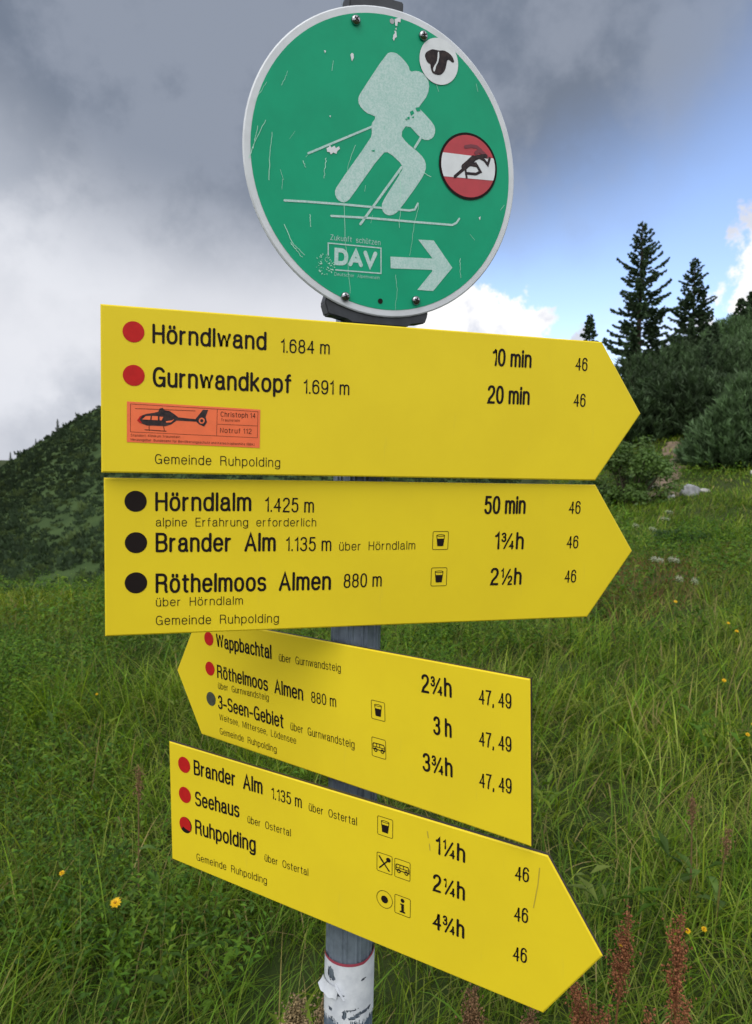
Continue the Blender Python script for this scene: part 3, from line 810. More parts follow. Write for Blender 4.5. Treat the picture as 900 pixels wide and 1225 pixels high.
def build_disc():
    D = DISC; Rr = D['R']
    root = empty('round_sign', basis(D['mat']))
    tag(root, 'round green ski touring sign with white rim, clamped to the top of the post', 'round sign')
    rim = slab('rim', ell(0, 0, Rr, Rr, 96), 0.0, 0.003, [M_RIM, M_RIM, M_BACKP], root)
    flat('green_face', [ell(0, 0, Rr * .951, Rr * .951, 96)], M_GREEN, root, 0.0004)
    z = 0.0008
    sk = flat('skier_pictogram', [soften(D['skier'], 1)], M_FILM, root, z)
    acc = Acc()
    for key, w in (('pole_a', .0026), ('pole_b', .0032), ('pole_c', .0032), ('ski_a', .0027), ('ski_b', .0027)):
        ribbon(acc, D[key], w, z + .0001)
    link_mesh('ski_lines', acc.mesh('ski_lines'), M_FILM, sk)
    for p_ in D['peel']: flat('worn_patch', [p_], M_GREEN, sk, z + .0003)
    flat('arrow', [D['arrow']], M_FILM, root, z)
    acc = Acc()
    a, b, c = D['dav']
    def line():
        nonlocal acc
        link_mesh('lettering', acc.mesh('lettering'), M_FILM, root); acc = Acc()
    write(acc, 'DAV', a[0], a[1], b[0] - a[0], c[1] - a[1], 'h', z, b[1] - a[1], .20); line()
    a, b = D['zs']; write(acc, 'Zukunft schützen', a[0], a[1], b[0] - a[0], .0068, 's', z, b[1] - a[1]); line()
    a, b = D['da']; write(acc, 'Deutscher Alpenverein', a[0], a[1], b[0] - a[0], .0042, 's', z, b[1] - a[1]); line()
    bx = D['box']; ribbon(acc, bx, .0016, z + .0001)
    link_mesh('frame_line', acc.mesh('frame_line'), M_FILM, root)
    a, b = D['rosette']; rr = b[0] - a[0]; rnd = random.Random(4); P = []
    for i in range(70):
        t = rnd.uniform(0, 6.283); q = rr * rnd.uniform(.15, 1.0) ** .7
        s = rnd.uniform(.0004, .0010); x, y = a[0] + q * math.cos(t), a[1] + q * math.sin(t)
        P.append([(x + s * math.cos(t) * 2, y + s * math.sin(t) * 2), (x - s * math.sin(t), y + s * math.cos(t)), (x - s * math.cos(t), y - s * math.sin(t)), (x + s * math.sin(t) * .6, y - s * math.cos(t) * .6)])
    flat('flower_emblem', P, M_SCR, root, z)
    acc = Acc()
    rnd = random.Random(8)
    for ln in D['scr']:
        A = np.array(ln); T = np.linspace(0, len(A) - 1, 14); px = np.interp(T, range(len(A)), A[:, 0]); py = np.interp(T, range(len(A)), A[:, 1])
        pts = [(x + rnd.gauss(0, .00035), y + rnd.gauss(0, .00035)) for x, y in zip(px, py)]
        w = rnd.uniform(.0004, .0010); cut = rnd.randint(5, 9)
        ribbon(acc, pts[:cut], w, z + .0002); ribbon(acc, pts[cut - 1:], w * .7, z + .0002)
        link_mesh('scratch', acc.mesh('scratch'), M_SCR, root); acc = Acc()
    for i in range(13):
        t = rnd.uniform(0, 6.283); q = Rr * .93 * rnd.random() ** .5; x, y = q * math.cos(t), q * math.sin(t); L = rnd.uniform(.004, .016); a = rnd.gauss(1.75, .5)
        ribbon(acc, [(x, y), (x + L * math.cos(a), y + L * math.sin(a))] if math.hypot(x + L * math.cos(a), y + L * math.sin(a)) < Rr * .94 else [(0, 0), (0, 1e-9)], rnd.uniform(.0002, .0005), z + .00025)
    o_ = link_mesh('fine_scratches', acc.mesh('fine_scratches'), M_SCR, root); o_['kind'] = 'stuff'
    for p_ in D['chips']: flat('chipped_paint', [p_], M_WHITE, root, z + .0003)
    # stickers
    c, ex, ey = D['dog_c']
    s1 = flat('sticker', [ell(c[0], c[1], abs(ex[0] - c[0]) * .97, abs(ey[1] - c[1]), 48)], M_WHITE, root, z + .0006)
    s1['label'] = 'round white sticker printed with a dark dog head'
    dg = flat('dog_head_print', [soften(D['dog'])], M_DOG, s1, z + .0009)
    flat('blaze_print', [soften(D['dog_blaze'])], M_WHITE, s1, z + .0012)
    c, ex, ey = D['at_c']; rx, ry = abs(ex[0] - c[0]), abs(ey[1] - c[1])
    s2 = flat('sticker', [ell(c[0], c[1], rx, ry, 48)], M_INK, root, z + .0006)
    s2['label'] = 'round red and white striped sticker with a black leaping animal'
    flat('red_field', [ell(c[0], c[1], rx * .925, ry * .925, 48)], M_STRED, s2, z + .0009)
    bd = D['at_band']; P = []
    E_ = ell(c[0], c[1], rx * .925, ry * .925, 160)
    sl = lambda A, B, x: A[1] + (B[1] - A[1]) * (x - A[0]) / (B[0] - A[0])
    band = [(x, min(max(y, sl(bd[3], bd[2], x)), sl(bd[0], bd[1], x))) for x, y in E_]
    flat('white_band', [band], M_WHITE, s2, z + .0012)
    G_ = lambda pts: [tuple(np.array(c) + (np.array(ex) - c) * (x - 425) / 182 + (np.array(ey) - c) * (900 - y) / 215) for x, y in pts]
    acc = Acc()
    for q, w in (([(340, 965), (385, 925), (420, 890), (452, 858), (492, 842)], .0042), ([(396, 905), (425, 880), (455, 850)], .0085), ([(420, 888), (478, 898), (499, 936), (470, 950), (415, 945)], .0036), ([(404, 915), (412, 972)], .0030),
                 ([(490, 842), (524, 862), (545, 890), (557, 848)], .0036), ([(445, 850), (500, 838), (530, 835)], .0056), ([(430, 885), (470, 880), (490, 915)], .0024)):
        ribbon(acc, G_(q), w, z + .0015 + acc.n * 1e-7)
    link_mesh('leaping_animal_print', acc.mesh('leaping_animal_print'), M_DOG, s2)
    acc = Acc(); ribbon(acc, G_([(405, 776), (440, 770), (475, 776), (500, 796), (520, 826)]), .0044, z + .0014)
    ribbon(acc, G_([(470, 815), (490, 800), (515, 815), (540, 840)]), .0050, z + .00145)
    link_mesh('horn_print', acc.mesh('horn_print'), M_HORN, s2)
    for x, y in D['screws']: screw(root, x, y, z - .0002)
    flat('drill_hole', [ell(*D['holes'][0], .0032, .0032, 20)], M_BACKP, root, z)
    flat('drill_hole', [ell(*D['holes'][1], .0036, .0036, 20)], M_INK, root, z)
    # wide bracket that shows under the disc, one more at the top
    inv = root.matrix_world.inverted()
    for yy, w, name in ((-.176, .066, 'low'), (.170, .050, 'top')):
        wp = root.matrix_world @ Vector((0, yy, 0)); p0 = inv @ pole_at(wp.z)
        bm = bmesh.new()
        oc = [(-w * 1.02, .012), (-w * 1.10, -.004), (-w * 1.02, -.019), (-w * .60, -.021), (-w * .52, -.028), (w * .72, -.028), (w * .78, -.021), (w * 1.12, -.021), (w * 1.18, -.010), (w * 1.18, .012)]
        if name == 'top': oc = [(-w * 1.02, -.012), (w * .46, -.012), (w * .46, .036), (-w * 1.02, .036)]
        lo = [bm.verts.new((p0.x + x, yy + y, -.0034)) for x, y in oc]
        hi = [bm.verts.new((p0.x + x * .96, yy + y, -.0034 - (.030 if name == 'low' else .036))) for x, y in oc]
        bm.faces.new(lo); bm.faces.new(hi[::-1])
        for i in range(len(oc)): bm.faces.new((lo[i], lo[(i + 1) % len(oc)], hi[(i + 1) % len(oc)], hi[i]))
        bmesh.ops.bevel(bm, geom=bm.edges[:], offset=.0016, segments=2, affect='EDGES')
        link_mesh('bracket', bm_mesh('bracket', bm), M_CLAMP, root)
    return root


def build_post():
    root = empty('sign_post', None, (pole_at(0).x, POLE_Y, 0))
    tag(root, 'grey ribbed metal post carrying all the signs, with peeling stickers low down', 'post')
    # extruded tube with paired ribs
    n = 360; th = np.linspace(0, 2 * np.pi, n, endpoint=False)
    r = np.full(n, POLE_R)
    for c in np.arange(0, 360, 36):
        for o in (0, 11):
            d = np.abs((np.degrees(th) - (c + o) + 180) % 360 - 180); r += .0021 * np.clip(1.35 - d / 2.6, 0, 1)
    zs = np.linspace(-.25, 2.34, 14)
    V = []
    for z_ in zs:
        p_ = pole_at(z_) - root.location
        V.append(np.stack([p_.x + r * np.cos(th), p_.y + r * np.sin(th), np.full(n, p_.z)], 1))
    V = np.concatenate(V); i = np.arange(len(zs) - 1)[:, None] * n; j = np.arange(n)[None]; j2 = (j + 1) % n
    Q = np.stack([i + j, i + j2, i + n + j2, i + n + j], -1).reshape(-1, 4)
    link_mesh('pole', mesh_np('pole', V, Q), M_POLE, root, True)
    acc = Acc(); p_ = pole_at(2.34) - root.location
    cap = [(1.06, -.03), (1.06, .0), (.9, .012), (.5, .018), (0.0, .02)]; m = 32
    CV = [(p_.x + POLE_R * a * math.cos(2 * math.pi * i / m), p_.y + POLE_R * a * math.sin(2 * math.pi * i / m), p_.z + h) for a, h in cap for i in range(m)]
    acc.add(CV, [(k * m + i, k * m + (i + 1) % m, (k + 1) * m + (i + 1) % m, (k + 1) * m + i) for k in range(len(cap) - 1) for i in range(m)])
    link_mesh('post_cap', acc.mesh('post_cap'), M_CLAMP, root, True)
    # stickers wrapped round the pole; s = angle from the camera side (deg), t = height
    def wrap(name, fn, mat, s0, s1, t0, t1, ns, nt, off, parent, hole=None):
        V = []; ids = {}; Q = []
        for a in range(ns + 1):
            for b in range(nt + 1):
                s, t = s0 + (s1 - s0) * a / ns, t0 + (t1 - t0) * b / nt
                s, t, o = fn(s, t, a / ns, b / nt)
                c = pole_at(t) - root.location; ang = R(-90 + s); rr = POLE_R + off + o
                V.append((c.x + rr * math.cos(ang), c.y + rr * math.sin(ang), t))
        for a in range(ns):
            for b in range(nt):
                s, t = s0 + (s1 - s0) * (a + .5) / ns, t0 + (t1 - t0) * (b + .5) / nt
                if hole and hole(s, t): continue
                i = a * (nt + 1) + b
                Q.append((i, i + nt + 1, i + nt + 2, i + 1))
        return link_mesh(name, mesh_np(name, V, np.array(Q)), mat, parent, True)
    rn = np.random.default_rng(3)
    jag = rn.normal(0, 1, 400)
    zt = 0.852      # upper rim of the white sticker
    holes = [(-46, zt - .020, 10, .010), (-38, zt - .026, 7, .005), (6, zt - .071, 16, .0014), (36, zt - .026, 6, .0018), (38, zt - .078, 24, .0028), (-8, zt - .078, 5, .008), (14, zt - .083, 14, .0022), (-34, zt - .050, 26, .0015), (-45, zt - .076, 6, .003)]
    def hole(s, t):
        q = jag[int((s * 7 + t * 9000) % 400)] * .25
        for hs, ht, ws, wt in holes:
            if ((s - hs) / ws) ** 2 + ((t - ht - .00006 * (s - hs)) / wt) ** 2 < 1 + q: return True
        return t < zt - .092 + .003 * jag[int(s * 3) % 400] + .0022 * math.sin(s * .12)
    M_ST = mat_plain('sticker_paper', (0.62, 0.65, 0.70), 0.5, scale=26, col2=(0.46, 0.49, 0.55))
    w = wrap('pole_sticker', lambda s, t, a, b: (s, t + (.010 * max(0, (s - 35) / 55) if b > .95 else 0), 0), M_ST, -92, 96, zt - .105, zt, 110, 60, .0034, root, hole)
    w['label'] = 'torn white sticker with red upper edge'
    wrap('red_edge', lambda s, t, a, b: (s, t + .010 * max(0, (s - 35) / 55), 0), mat_plain('red_edge', (.30, .045, .075), .5), -92, 96, zt - .0022, zt + .0022, 60, 2, .0038, w)
    # curled flap
    wrap('curled_flap', lambda s, t, a, b: (s - 4 * b, t - .003 * a * b + .0012 * math.sin(a * 16) * b, .0075 * (b ** 1.7) * (1 - a) ** .7 + .002), M_ST, -80, -22, zt - .036, zt - .052, 18, 8, .0036, w)
    wrap('curled_flap', lambda s, t, a, b: (s + 8 * b, t - .016 * a, .006 * math.sin(b * 3.1)), M_ST, -30, -14, zt - .030, zt - .038, 8, 8, .0038, w)
    b2 = wrap('pole_sticker', lambda s, t, a, b: (s, t + .0015 * math.sin(s * .2) * (b > .9), 0), mat_plain('blue_sticker', (.055, .085, .14), .45, scale=60, col2=(.16, .19, .24)), -88, 70, zt - .21, zt - .092, 60, 30, .0030, root)
    b2['label'] = 'worn dark blue sticker below the white one'
    return root


post = build_post()
build_board('S1', 'topmost yellow arrow sign pointing right, with an orange helicopter sticker under two red dots', (1.735, 1.63))
build_board('S2', 'second yellow arrow sign from the top, pointing right, with three black dots', (1.52, 1.42))
build_board('S3', 'only yellow arrow sign pointing left, with two red dots and one grey dot', (1.285, 1.185))
build_board('S4', 'lowest yellow arrow sign, pointing right, with three red dots and five pictograms', (1.08, 0.99))
build_disc()

# ------------------------------------------------------------------ terrain
def sp(x, w): return w * np.logaddexp(0, np.asarray(x, float) / w)
def smooth(x, a, b):
    t = np.clip((np.asarray(x, float) - a) / (b - a), 0, 1); return t * t * (3 - 2 * t)


def vnoise(x, y, s, seed=0):
    """cheap smooth noise, -1..1"""
    r = np.random.default_rng(seed); out = 0
    for k in range(6):
        a = r.uniform(0, 6.28); f = s * r.uniform(.6, 1.7)
        out = out + np.sin((x * math.cos(a) + y * math.sin(a)) * f + r.uniform(0, 6.28) + 1.3 * np.sin((x * math.sin(a) - y * math.cos(a)) * f * .7 + k))
    return out / 4


def ground(x, y):
    x = np.asarray(x, float); y = np.asarray(y, float)
    az = x / np.maximum(y, 2.0)
    right = smooth(az, -0.12, 0.22)
    z = np.where(x > 0, .105 * x, .03 * x)
    z = z - (1 - right) * .24 * sp(y - 8.6, .7)
    rise = .28 * sp(y - 19, 2.0)
    rise = 9 * np.tanh(rise / 9)
    z = z + right * rise * smooth(az, .1, .42) - right * (1 - smooth(az, .1, .42)) * .10 * sp(y - 14, 2)
    far = np.hypot(x, y)
    z = np.where(far > 60, z, z)
    z = z + .05 * vnoise(x, y, .9, 1) * smooth(far, 1, 4) + .03 * vnoise(x, y, 2.6, 2) * smooth(far, 1, 3)
    z = np.maximum(z, -32 + 1.5 * vnoise(x, y, .02, 3))
    return z


def ground_mesh():
    # rings growing outwards from the post, out to the horizon
    r = np.concatenate([[0.0], np.geomspace(.3, 40, 110), np.geomspace(43, 3500, 46)])
    a = np.linspace(0, 2 * np.pi, 241)[:-1]
    X = r[:, None] * np.sin(a)[None]; Y = r[:, None] * np.cos(a)[None]
    Z = ground(X, Y)
    V = np.stack([X, Y, Z], -1).reshape(-1, 3)
    n = len(a); i = np.arange(len(r) - 1)[:, None] * n; j = np.arange(n)[None]; j2 = (j + 1) % n
    Q = np.stack([i + j, i + n + j, i + n + j2, i + j2], -1).reshape(-1, 4)
    m, k, p = new_mat('meadow_soil')
    tc = k.n('ShaderNodeTexCoord'); o = tc.outputs['Object']
    c = k.mix(k.ss(k.noise(o, 1.1, 5, .6), .35, .65), (.030, .048, .012), (.046, .062, .018))
    c = k.mix(k.ss(k.noise(o, 9, 4, .6), .45, .7), c, (.030, .036, .012))
    k.put(p.inputs['Base Color'], c); p.inputs['Roughness'].default_value = .95; p.inputs['Specular IOR Level'].default_value = .1
    o_ = link_mesh('meadow_ground', mesh_np('meadow_ground', V, Q), m, None, True)
    tag(o_, kind='structure')


# ------------------------------------------------------------------ grass and herbs
def blades(n, xy, h, w, lean_az, lean, bend, col, seg=4):
    """arched tapering strips; every argument is an array of length n"""
    z0 = ground(xy[:, 0], xy[:, 1]) - .015
    t = np.linspace(0, 1, seg + 1)
    th = lean[:, None] + bend[:, None] * t[None] ** 1.3
    ds = h[:, None] / seg
    dx = np.concatenate([np.zeros((n, 1)), np.cumsum(np.sin((th[:, 1:] + th[:, :-1]) / 2) * ds, 1)], 1)
    dz = np.concatenate([np.zeros((n, 1)), np.cumsum(np.cos((th[:, 1:] + th[:, :-1]) / 2) * ds, 1)], 1)
    cx = xy[:, 0, None] + dx * np.cos(lean_az)[:, None]; cy = xy[:, 1, None] + dx * np.sin(lean_az)[:, None]; cz = z0[:, None] + dz
    tw = rng.normal(0, .7, n) + lean_az + np.pi / 2
    ww = w[:, None] * np.minimum(1, (1 - t[None]) * 2.2 + .05) * .5
    # strip plus shallow keel: two-sided ribbon
    ox = np.cos(tw)[:, None] * ww; oy = np.sin(tw)[:, None] * ww
    L = np.stack([cx - ox, cy - oy, cz], -1); Rr = np.stack([cx + ox, cy + oy, cz], -1)
    V = np.stack([L, Rr], 2).reshape(n, (seg + 1) * 2, 3)
    base = np.arange(n)[:, None] * (seg + 1) * 2; k = np.arange(seg)[None] * 2
    Q = np.stack([base + k, base + k + 1, base + k + 3, base + k + 2], -1).reshape(-1, 4)
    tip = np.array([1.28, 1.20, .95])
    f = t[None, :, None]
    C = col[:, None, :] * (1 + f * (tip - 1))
    C = np.repeat(C[:, :, None, :], 2, 2).reshape(n, -1, 3)
    return V.reshape(-1, 3), Q, C.reshape(-1, 3)


def scatter(d0, d1, dens, az0=-1.1, az1=1.05):
    """random ground points in a wedge around the view, a little wider than the photograph"""
    area = (az1 - az0) * (d1 * d1 - d0 * d0) / 2
    n = int(area * dens)
    y = np.sqrt(rng.uniform(d0 * d0, d1 * d1, n)); x = rng.uniform(az0, az1, n) * y
    x = x + np.sign(x) * 0.0
    return np.stack([x, y], 1)


GREENS = np.array([[.098, .172, .013], [.076, .158, .015], [.130, .188, .015], [.052, .104, .014], [.152, .200, .040]])
STRAW = np.array([.27, .23, .10])
BROWN = np.array([.13, .075, .035])


def meadow_grass():
    acc = Acc()
    spec = [  # d0, d1, density of clumps, blades per clump, height, width
        (.75, 2.6, 260, 17, (.18, .40), .0034),
        (2.6, 5.0, 160, 15, (.16, .34), .0046),
        (5.0, 9.0, 95, 13, (.15, .32), .0068),
        (9.0, 16.0, 44, 12, (.12, .27), .011),
        (16.0, 26.0, 18, 11, (.11, .24), .020)]
    for d0, d1, dc, nb, (h0, h1), w in spec:
        c = scatter(d0, d1, dc)
        if d0 >= 9: c = c[(c[:, 0] / c[:, 1] > -.1) | (c[:, 1] < 14)]
        c = c[np.hypot(c[:, 0] + .035, c[:, 1] - POLE_Y) > .06]
        gap = vnoise(c[:, 0], c[:, 1], 2.2, 15) + .6 * vnoise(c[:, 0], c[:, 1], 5.5, 16)
        c = c[(gap > -.35) | (rng.random(len(c)) < .7)]
        m = len(c)
        tus = np.clip(vnoise(c[:, 0], c[:, 1], 1.9, 17) + .5 * vnoise(c[:, 0], c[:, 1], 4.4, 18), -.8, 1)
        laz = 2.4 * vnoise(c[:, 0], c[:, 1], .8, 11) + rng.normal(0, .9, m)
        ln = np.abs(rng.normal(.28, .22, m))
        hh = rng.uniform(h0, h1, m) * (1 + .25 * vnoise(c[:, 0], c[:, 1], 1.1, 12)) * (1 + .42 * tus)
        ci = GREENS[rng.integers(0, len(GREENS), m)] * rng.uniform(.75, 1.25, (m, 1))
        pn = vnoise(c[:, 0], c[:, 1], .55, 13)
        ci = ci * (1 + .20 * pn[:, None] * np.array([1.3, 1, .6])) * (1 + .22 * tus[:, None])
        i = np.repeat(np.arange(m), nb); n = len(i)
        sp_ = .045 + .012 * d0
        xy = c[i] + rng.normal(0, sp_, (n, 2))
        h = hh[i] * rng.uniform(.5, 1.2, n)
        la = laz[i] + rng.normal(0, 1.1, n); le = ln[i] + np.abs(rng.normal(0, .28, n)); bd = np.abs(rng.normal(1.15, .8, n))
        col = ci[i] * rng.uniform(.55, 1.5, (n, 1))
        cr = (xy[:, 1] > 6.6) & (xy[:, 0] < -1.3); col[cr] *= np.array([1.25, 1.05, .9])
        dry = rng.random(n) < .045 + .035 * (vnoise(c[i, 0], c[i, 1], .7, 14) > .4)
        col[dry] = STRAW * rng.uniform(.6, 1.15, (dry.sum(), 1))
        # a reddish worn patch on the slope
        q = np.exp(-(((xy[:, 0] / xy[:, 1] - .36) / .10) ** 2 + ((xy[:, 1] - 7.4) / 1.3) ** 2)) * .8
        br = rng.random(n) < q
        col[br] = BROWN * rng.uniform(.7, 1.5, (br.sum(), 1))
        ww = w * rng.uniform(.55, 1.5, n)
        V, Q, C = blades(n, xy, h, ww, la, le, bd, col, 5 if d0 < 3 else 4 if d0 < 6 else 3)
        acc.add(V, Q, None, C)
    # broad blades and seed stalks standing above the sward
    c = scatter(.9, 6, 15); n = len(c)
    c = c[np.hypot(c[:, 0] + .035, c[:, 1] - POLE_Y) > .09]; n = len(c)
    V, Q, C = blades(n, c, rng.uniform(.30, .50, n), rng.uniform(.004, .009, n), rng.uniform(0, 6.28, n), np.abs(rng.normal(.15, .12, n)), np.abs(rng.normal(1.1, .5, n)), GREENS[rng.integers(0, 5, n)] * rng.uniform(.8, 1.35, (n, 1)), 6)
    acc.add(V, Q, None, C)
    c = scatter(1.1, 7, 20); n = len(c)
    V, Q, C = blades(n, c, rng.uniform(.34, .58, n), rng.uniform(.0018, .003, n), rng.uniform(0, 6.28, n), np.abs(rng.normal(.08, .08, n)), np.abs(rng.normal(.3, .25, n)), STRAW * rng.uniform(.5, 1.1, (n, 1)) * np.array([.8, 1, .8]), 5)
    acc.add(V, Q, None, C)
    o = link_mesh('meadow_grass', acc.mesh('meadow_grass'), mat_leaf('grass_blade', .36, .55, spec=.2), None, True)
    tag(o, 'long tousled green meadow grass with dry stalks', 'grass', kind='stuff')


def leaves(P, size, nrm, az, col, acc, aspect=.5):
    """folded pointed leaves at P with normal nrm, pointing along az in the leaf plane"""
    n = len(P)
    nrm = nrm / np.linalg.norm(nrm, axis=1)[:, None]
    d = np.stack([np.cos(az), np.sin(az), np.zeros(n)], 1)
    d = d - nrm * (d * nrm).sum(1)[:, None]; d /= np.linalg.norm(d, axis=1)[:, None] + 1e-9
    s = np.cross(nrm, d)
    L = size[:, None]; W = L * aspect
    fold = nrm * L * .10; droop = -np.array([[0, 0, 1.]]) * L * .12
    V = np.stack([P, P + d * L * .45 - s * W * .5 + fold, P + d * L + droop, P + d * L * .45 + s * W * .5 + fold, P + d * L * .5], 1)
    b = np.arange(n)[:, None] * 5
    T = np.concatenate([b + np.array([[0, 1, 4]]), b + np.array([[1, 2, 4]]), b + np.array([[0, 4, 3]]), b + np.array([[4, 2, 3]])])
    acc.add(V.reshape(-1, 3), None, T, np.repeat(col, 5, 0))


def meadow_herbs():
    acc = Acc()
    for d0, d1, dens, sz in ((.9, 3, 3600, .019), (3, 6, 2300, .026), (6, 10.5, 900, .040), (10.5, 20, 130, .08)):
        c = scatter(d0, d1, dens)
        k = vnoise(c[:, 0], c[:, 1], 1.3, 21) + .5 * vnoise(c[:, 0], c[:, 1], 3.1, 22) - .35 * (c[:, 0] > -.3) - .25 * (d0 < 2) - .6 * smooth(-c[:, 1], -2.3, -1.5) - .5 * ((d0 < 2) & (c[:, 0] > 0))
        c = c[k > (.12 if d0 >= 3 else -.12)]; n = len(c)
        clump = vnoise(c[:, 0], c[:, 1], 5, 23)
        z = ground(c[:, 0], c[:, 1]) + rng.uniform(.08, .31, n) * (1 + .4 * clump)
        nr = np.stack([rng.normal(0, .5, n), rng.normal(0, .5, n) - .15, np.ones(n)], 1)
        col = GREENS[rng.integers(0, 4, n)] * rng.uniform(.6, 1.35, (n, 1)) * (1 + .2 * clump[:, None]) * np.array([.85, .95, .95])
        leaves(np.stack([c[:, 0], c[:, 1], z], 1), sz * rng.uniform(.5, 1.7, n), nr, rng.uniform(0, 6.28, n), col, acc, .36)
    # leafy stems: pairs of leaflets up a leaning stalk
    c = np.concatenate([scatter(1.0, 3, 210), scatter(3, 6, 120), scatter(6, 10.5, 48)])
    kk = vnoise(c[:, 0], c[:, 1], 1.1, 61) + .7 * vnoise(c[:, 0], c[:, 1], 2.7, 62) - .45 * smooth(c[:, 0], -.4, .8) - .9 * smooth(-c[:, 1], -2.2, -1.5)
    c = c[(kk > .1) & (np.hypot(c[:, 0] + .035, c[:, 1] - POLE_Y) > .12)]; m = len(c); nl = 16
    d_ = np.repeat(c[:, 1], nl)
    lean = rng.normal(0, .10, (m, 2)); hgt = rng.uniform(.20, .42, m); tt = np.tile(np.linspace(.25, 1, nl), m)
    i = np.repeat(np.arange(m), nl); n = len(i)
    P = np.stack([c[i, 0] + lean[i, 0] * tt ** 1.5, c[i, 1] + lean[i, 1] * tt ** 1.5, ground(c[i, 0], c[i, 1]) + hgt[i] * tt], 1)
    az = np.tile(np.arange(nl) * 2.4, m) + rng.uniform(0, 6.28, m)[i] + rng.normal(0, .3, n)
    nr = np.stack([-.55 * np.cos(az), -.55 * np.sin(az), np.ones(n)], 1) + rng.normal(0, .22, (n, 3))
    leaves(P, (.030 + .0035 * d_) * (1.25 - .75 * tt) * rng.uniform(.7, 1.35, n), nr, az, (GREENS[rng.integers(0, 4, m)] * rng.uniform(.7, 1.25, (m, 1)))[i] * rng.uniform(.85, 1.2, (n, 1)) * np.array([.9, 1, 1]), acc, .34)
    # rosettes of long broad leaves
    c = scatter(1.0, 8, 5); c = c[np.hypot(c[:, 0] + .035, c[:, 1] - POLE_Y) > .12]; m = len(c)
    i = np.repeat(np.arange(m), 7); n = len(i); xy = c[i] + rng.normal(0, .03, (n, 2)); az = rng.uniform(0, 6.28, n)
    z = ground(xy[:, 0], xy[:, 1]) + rng.uniform(.10, .24, n)
    nr = np.stack([-.7 * np.cos(az), -.7 * np.sin(az), np.ones(n)], 1) + rng.normal(0, .15, (n, 3))
    leaves(np.stack([xy[:, 0], xy[:, 1], z], 1), rng.uniform(.05, .11, n), nr, az, GREENS[rng.integers(0, 5, m)][i] * rng.uniform(.75, 1.15, (n, 1)), acc, .26)
    o = link_mesh('meadow_herbs', acc.mesh('meadow_herbs'), mat_leaf('herb_leaf', .35, .5, spec=.2), None, False)
    tag(o, 'small leafy herbs growing through the meadow grass', 'herbs', kind='stuff')


# ------------------------------------------------------------------ conifers
NEEDLE = np.array([.048, .082, .040])


def spruce_mesh(h, rad, seed, dens=1.0, lopsided=0.0, thin=0.0):
    r = np.random.default_rng(seed)
    tr = Acc(); fo = Acc()
    tz = np.linspace(0, h, 14); wob = np.cumsum(r.normal(0, .006 * h / 8, (14, 2)), 0); wob -= wob[0]
    tp = np.stack([wob[:, 0], wob[:, 1], tz], 1)
    tube(tr, tp, np.interp(tz, [0, h], [.020 * h, .0025 * h]), 7, (.055, .042, .034))
    bark = lambda z: np.array([np.interp(z, tz, tp[:, 0]), np.interp(z, tz, tp[:, 1]), z])
    z = .06 * h
    TW_P, TW_D, TW_L, TW_C = [], [], [], []
    while z < h * .985:
        f = z / h
        nb = int(r.integers(4, 7)) if f < .9 else 4
        a0 = r.uniform(0, 6.28)
        for b in range(nb):
            if r.random() < thin * (1 - f): continue
            az = a0 + b * 6.283 / nb + r.normal(0, .22)
            prof = (1 - f) ** .82 * (1.0 if f > .15 else .75 + f * 1.6) + .02
            L = rad * prof * r.uniform(.42, 1.15) * (1 + lopsided * math.cos(az))
            if r.random() < .07: L *= 1.25
            p0 = bark(z + r.normal(0, .02))
            n = max(4, int(L / .13)); t = np.linspace(0, 1, n)
            drop = (.02 + .34 * (1 - f)) * r.uniform(.3, 1.5); up = (.14 + .24 * (1 - f)) * r.uniform(.4, 1.4)
            rise = (.55 * f) 
            zz = L * (rise * t - drop * t * 1.1 + up * t ** 2.6)
            pts = np.stack([p0[0] + math.cos(az) * L * t, p0[1] + math.sin(az) * L * t, p0[2] + zz], 1)
            tube(tr, pts, np.linspace(.010 + .007 * L, .003, n), 4, (.050, .040, .030))
            d = np.array([math.cos(az), math.sin(az), 0]); s = np.array([-d[1], d[0], 0])
            m = max(9, int(L / .019 * dens)); u = np.sqrt(r.uniform(.01, 1.0, m))
            base = np.stack([np.interp(u, t, pts[:, k]) for k in range(3)], 1)
            side = np.where(r.random(m) < .5, -1, 1)
            ang = r.uniform(.35, 1.15, m)
            dirs = d * np.cos(ang)[:, None] + s * (np.sin(ang) * side)[:, None] + np.array([0, 0, 1.]) * r.normal(-.25, .32, m)[:, None]
            ln = (.11 + .27 * (1 - u) * min(1, L)) * r.uniform(.45, 1.4, m) * (.70 + .4 * (1 - f))
            TW_P.append(base); TW_D.append(dirs / np.linalg.norm(dirs, axis=1)[:, None]); TW_L.append(ln)
            TW_C.append(np.repeat((NEEDLE * r.uniform(.75, 1.35))[None], m, 0))
        z += h * r.uniform(.017, .029) * (1.0 if f < .8 else .8)
    P = np.concatenate(TW_P); D = np.concatenate(TW_D); Ln = np.concatenate(TW_L)[:, None]; C = np.concatenate(TW_C)
    C = C * r.uniform(.7, 1.4, (len(C), 1))
    ref = r.normal(0, 1, D.shape); S = np.cross(D, ref); S /= np.linalg.norm(S, axis=1)[:, None]; U = np.cross(D, S)
    W = .040 + Ln * .10
    for A in (S, U):
        V = np.stack([P - A * W * .35, P + D * Ln * .55 - A * W, P + D * Ln, P + D * Ln * .55 + A * W, P + A * W * .35], 1)
        n = len(P); b = np.arange(n)[:, None] * 5
        fo.add(V.reshape(-1, 3), None, np.concatenate([b + np.array([[0, 1, 4]]), b + np.array([[1, 3, 4]]), b + np.array([[1, 2, 3]])]), np.repeat(C, 5, 0))
    return tr.mesh('trunk'), fo.mesh('crown')


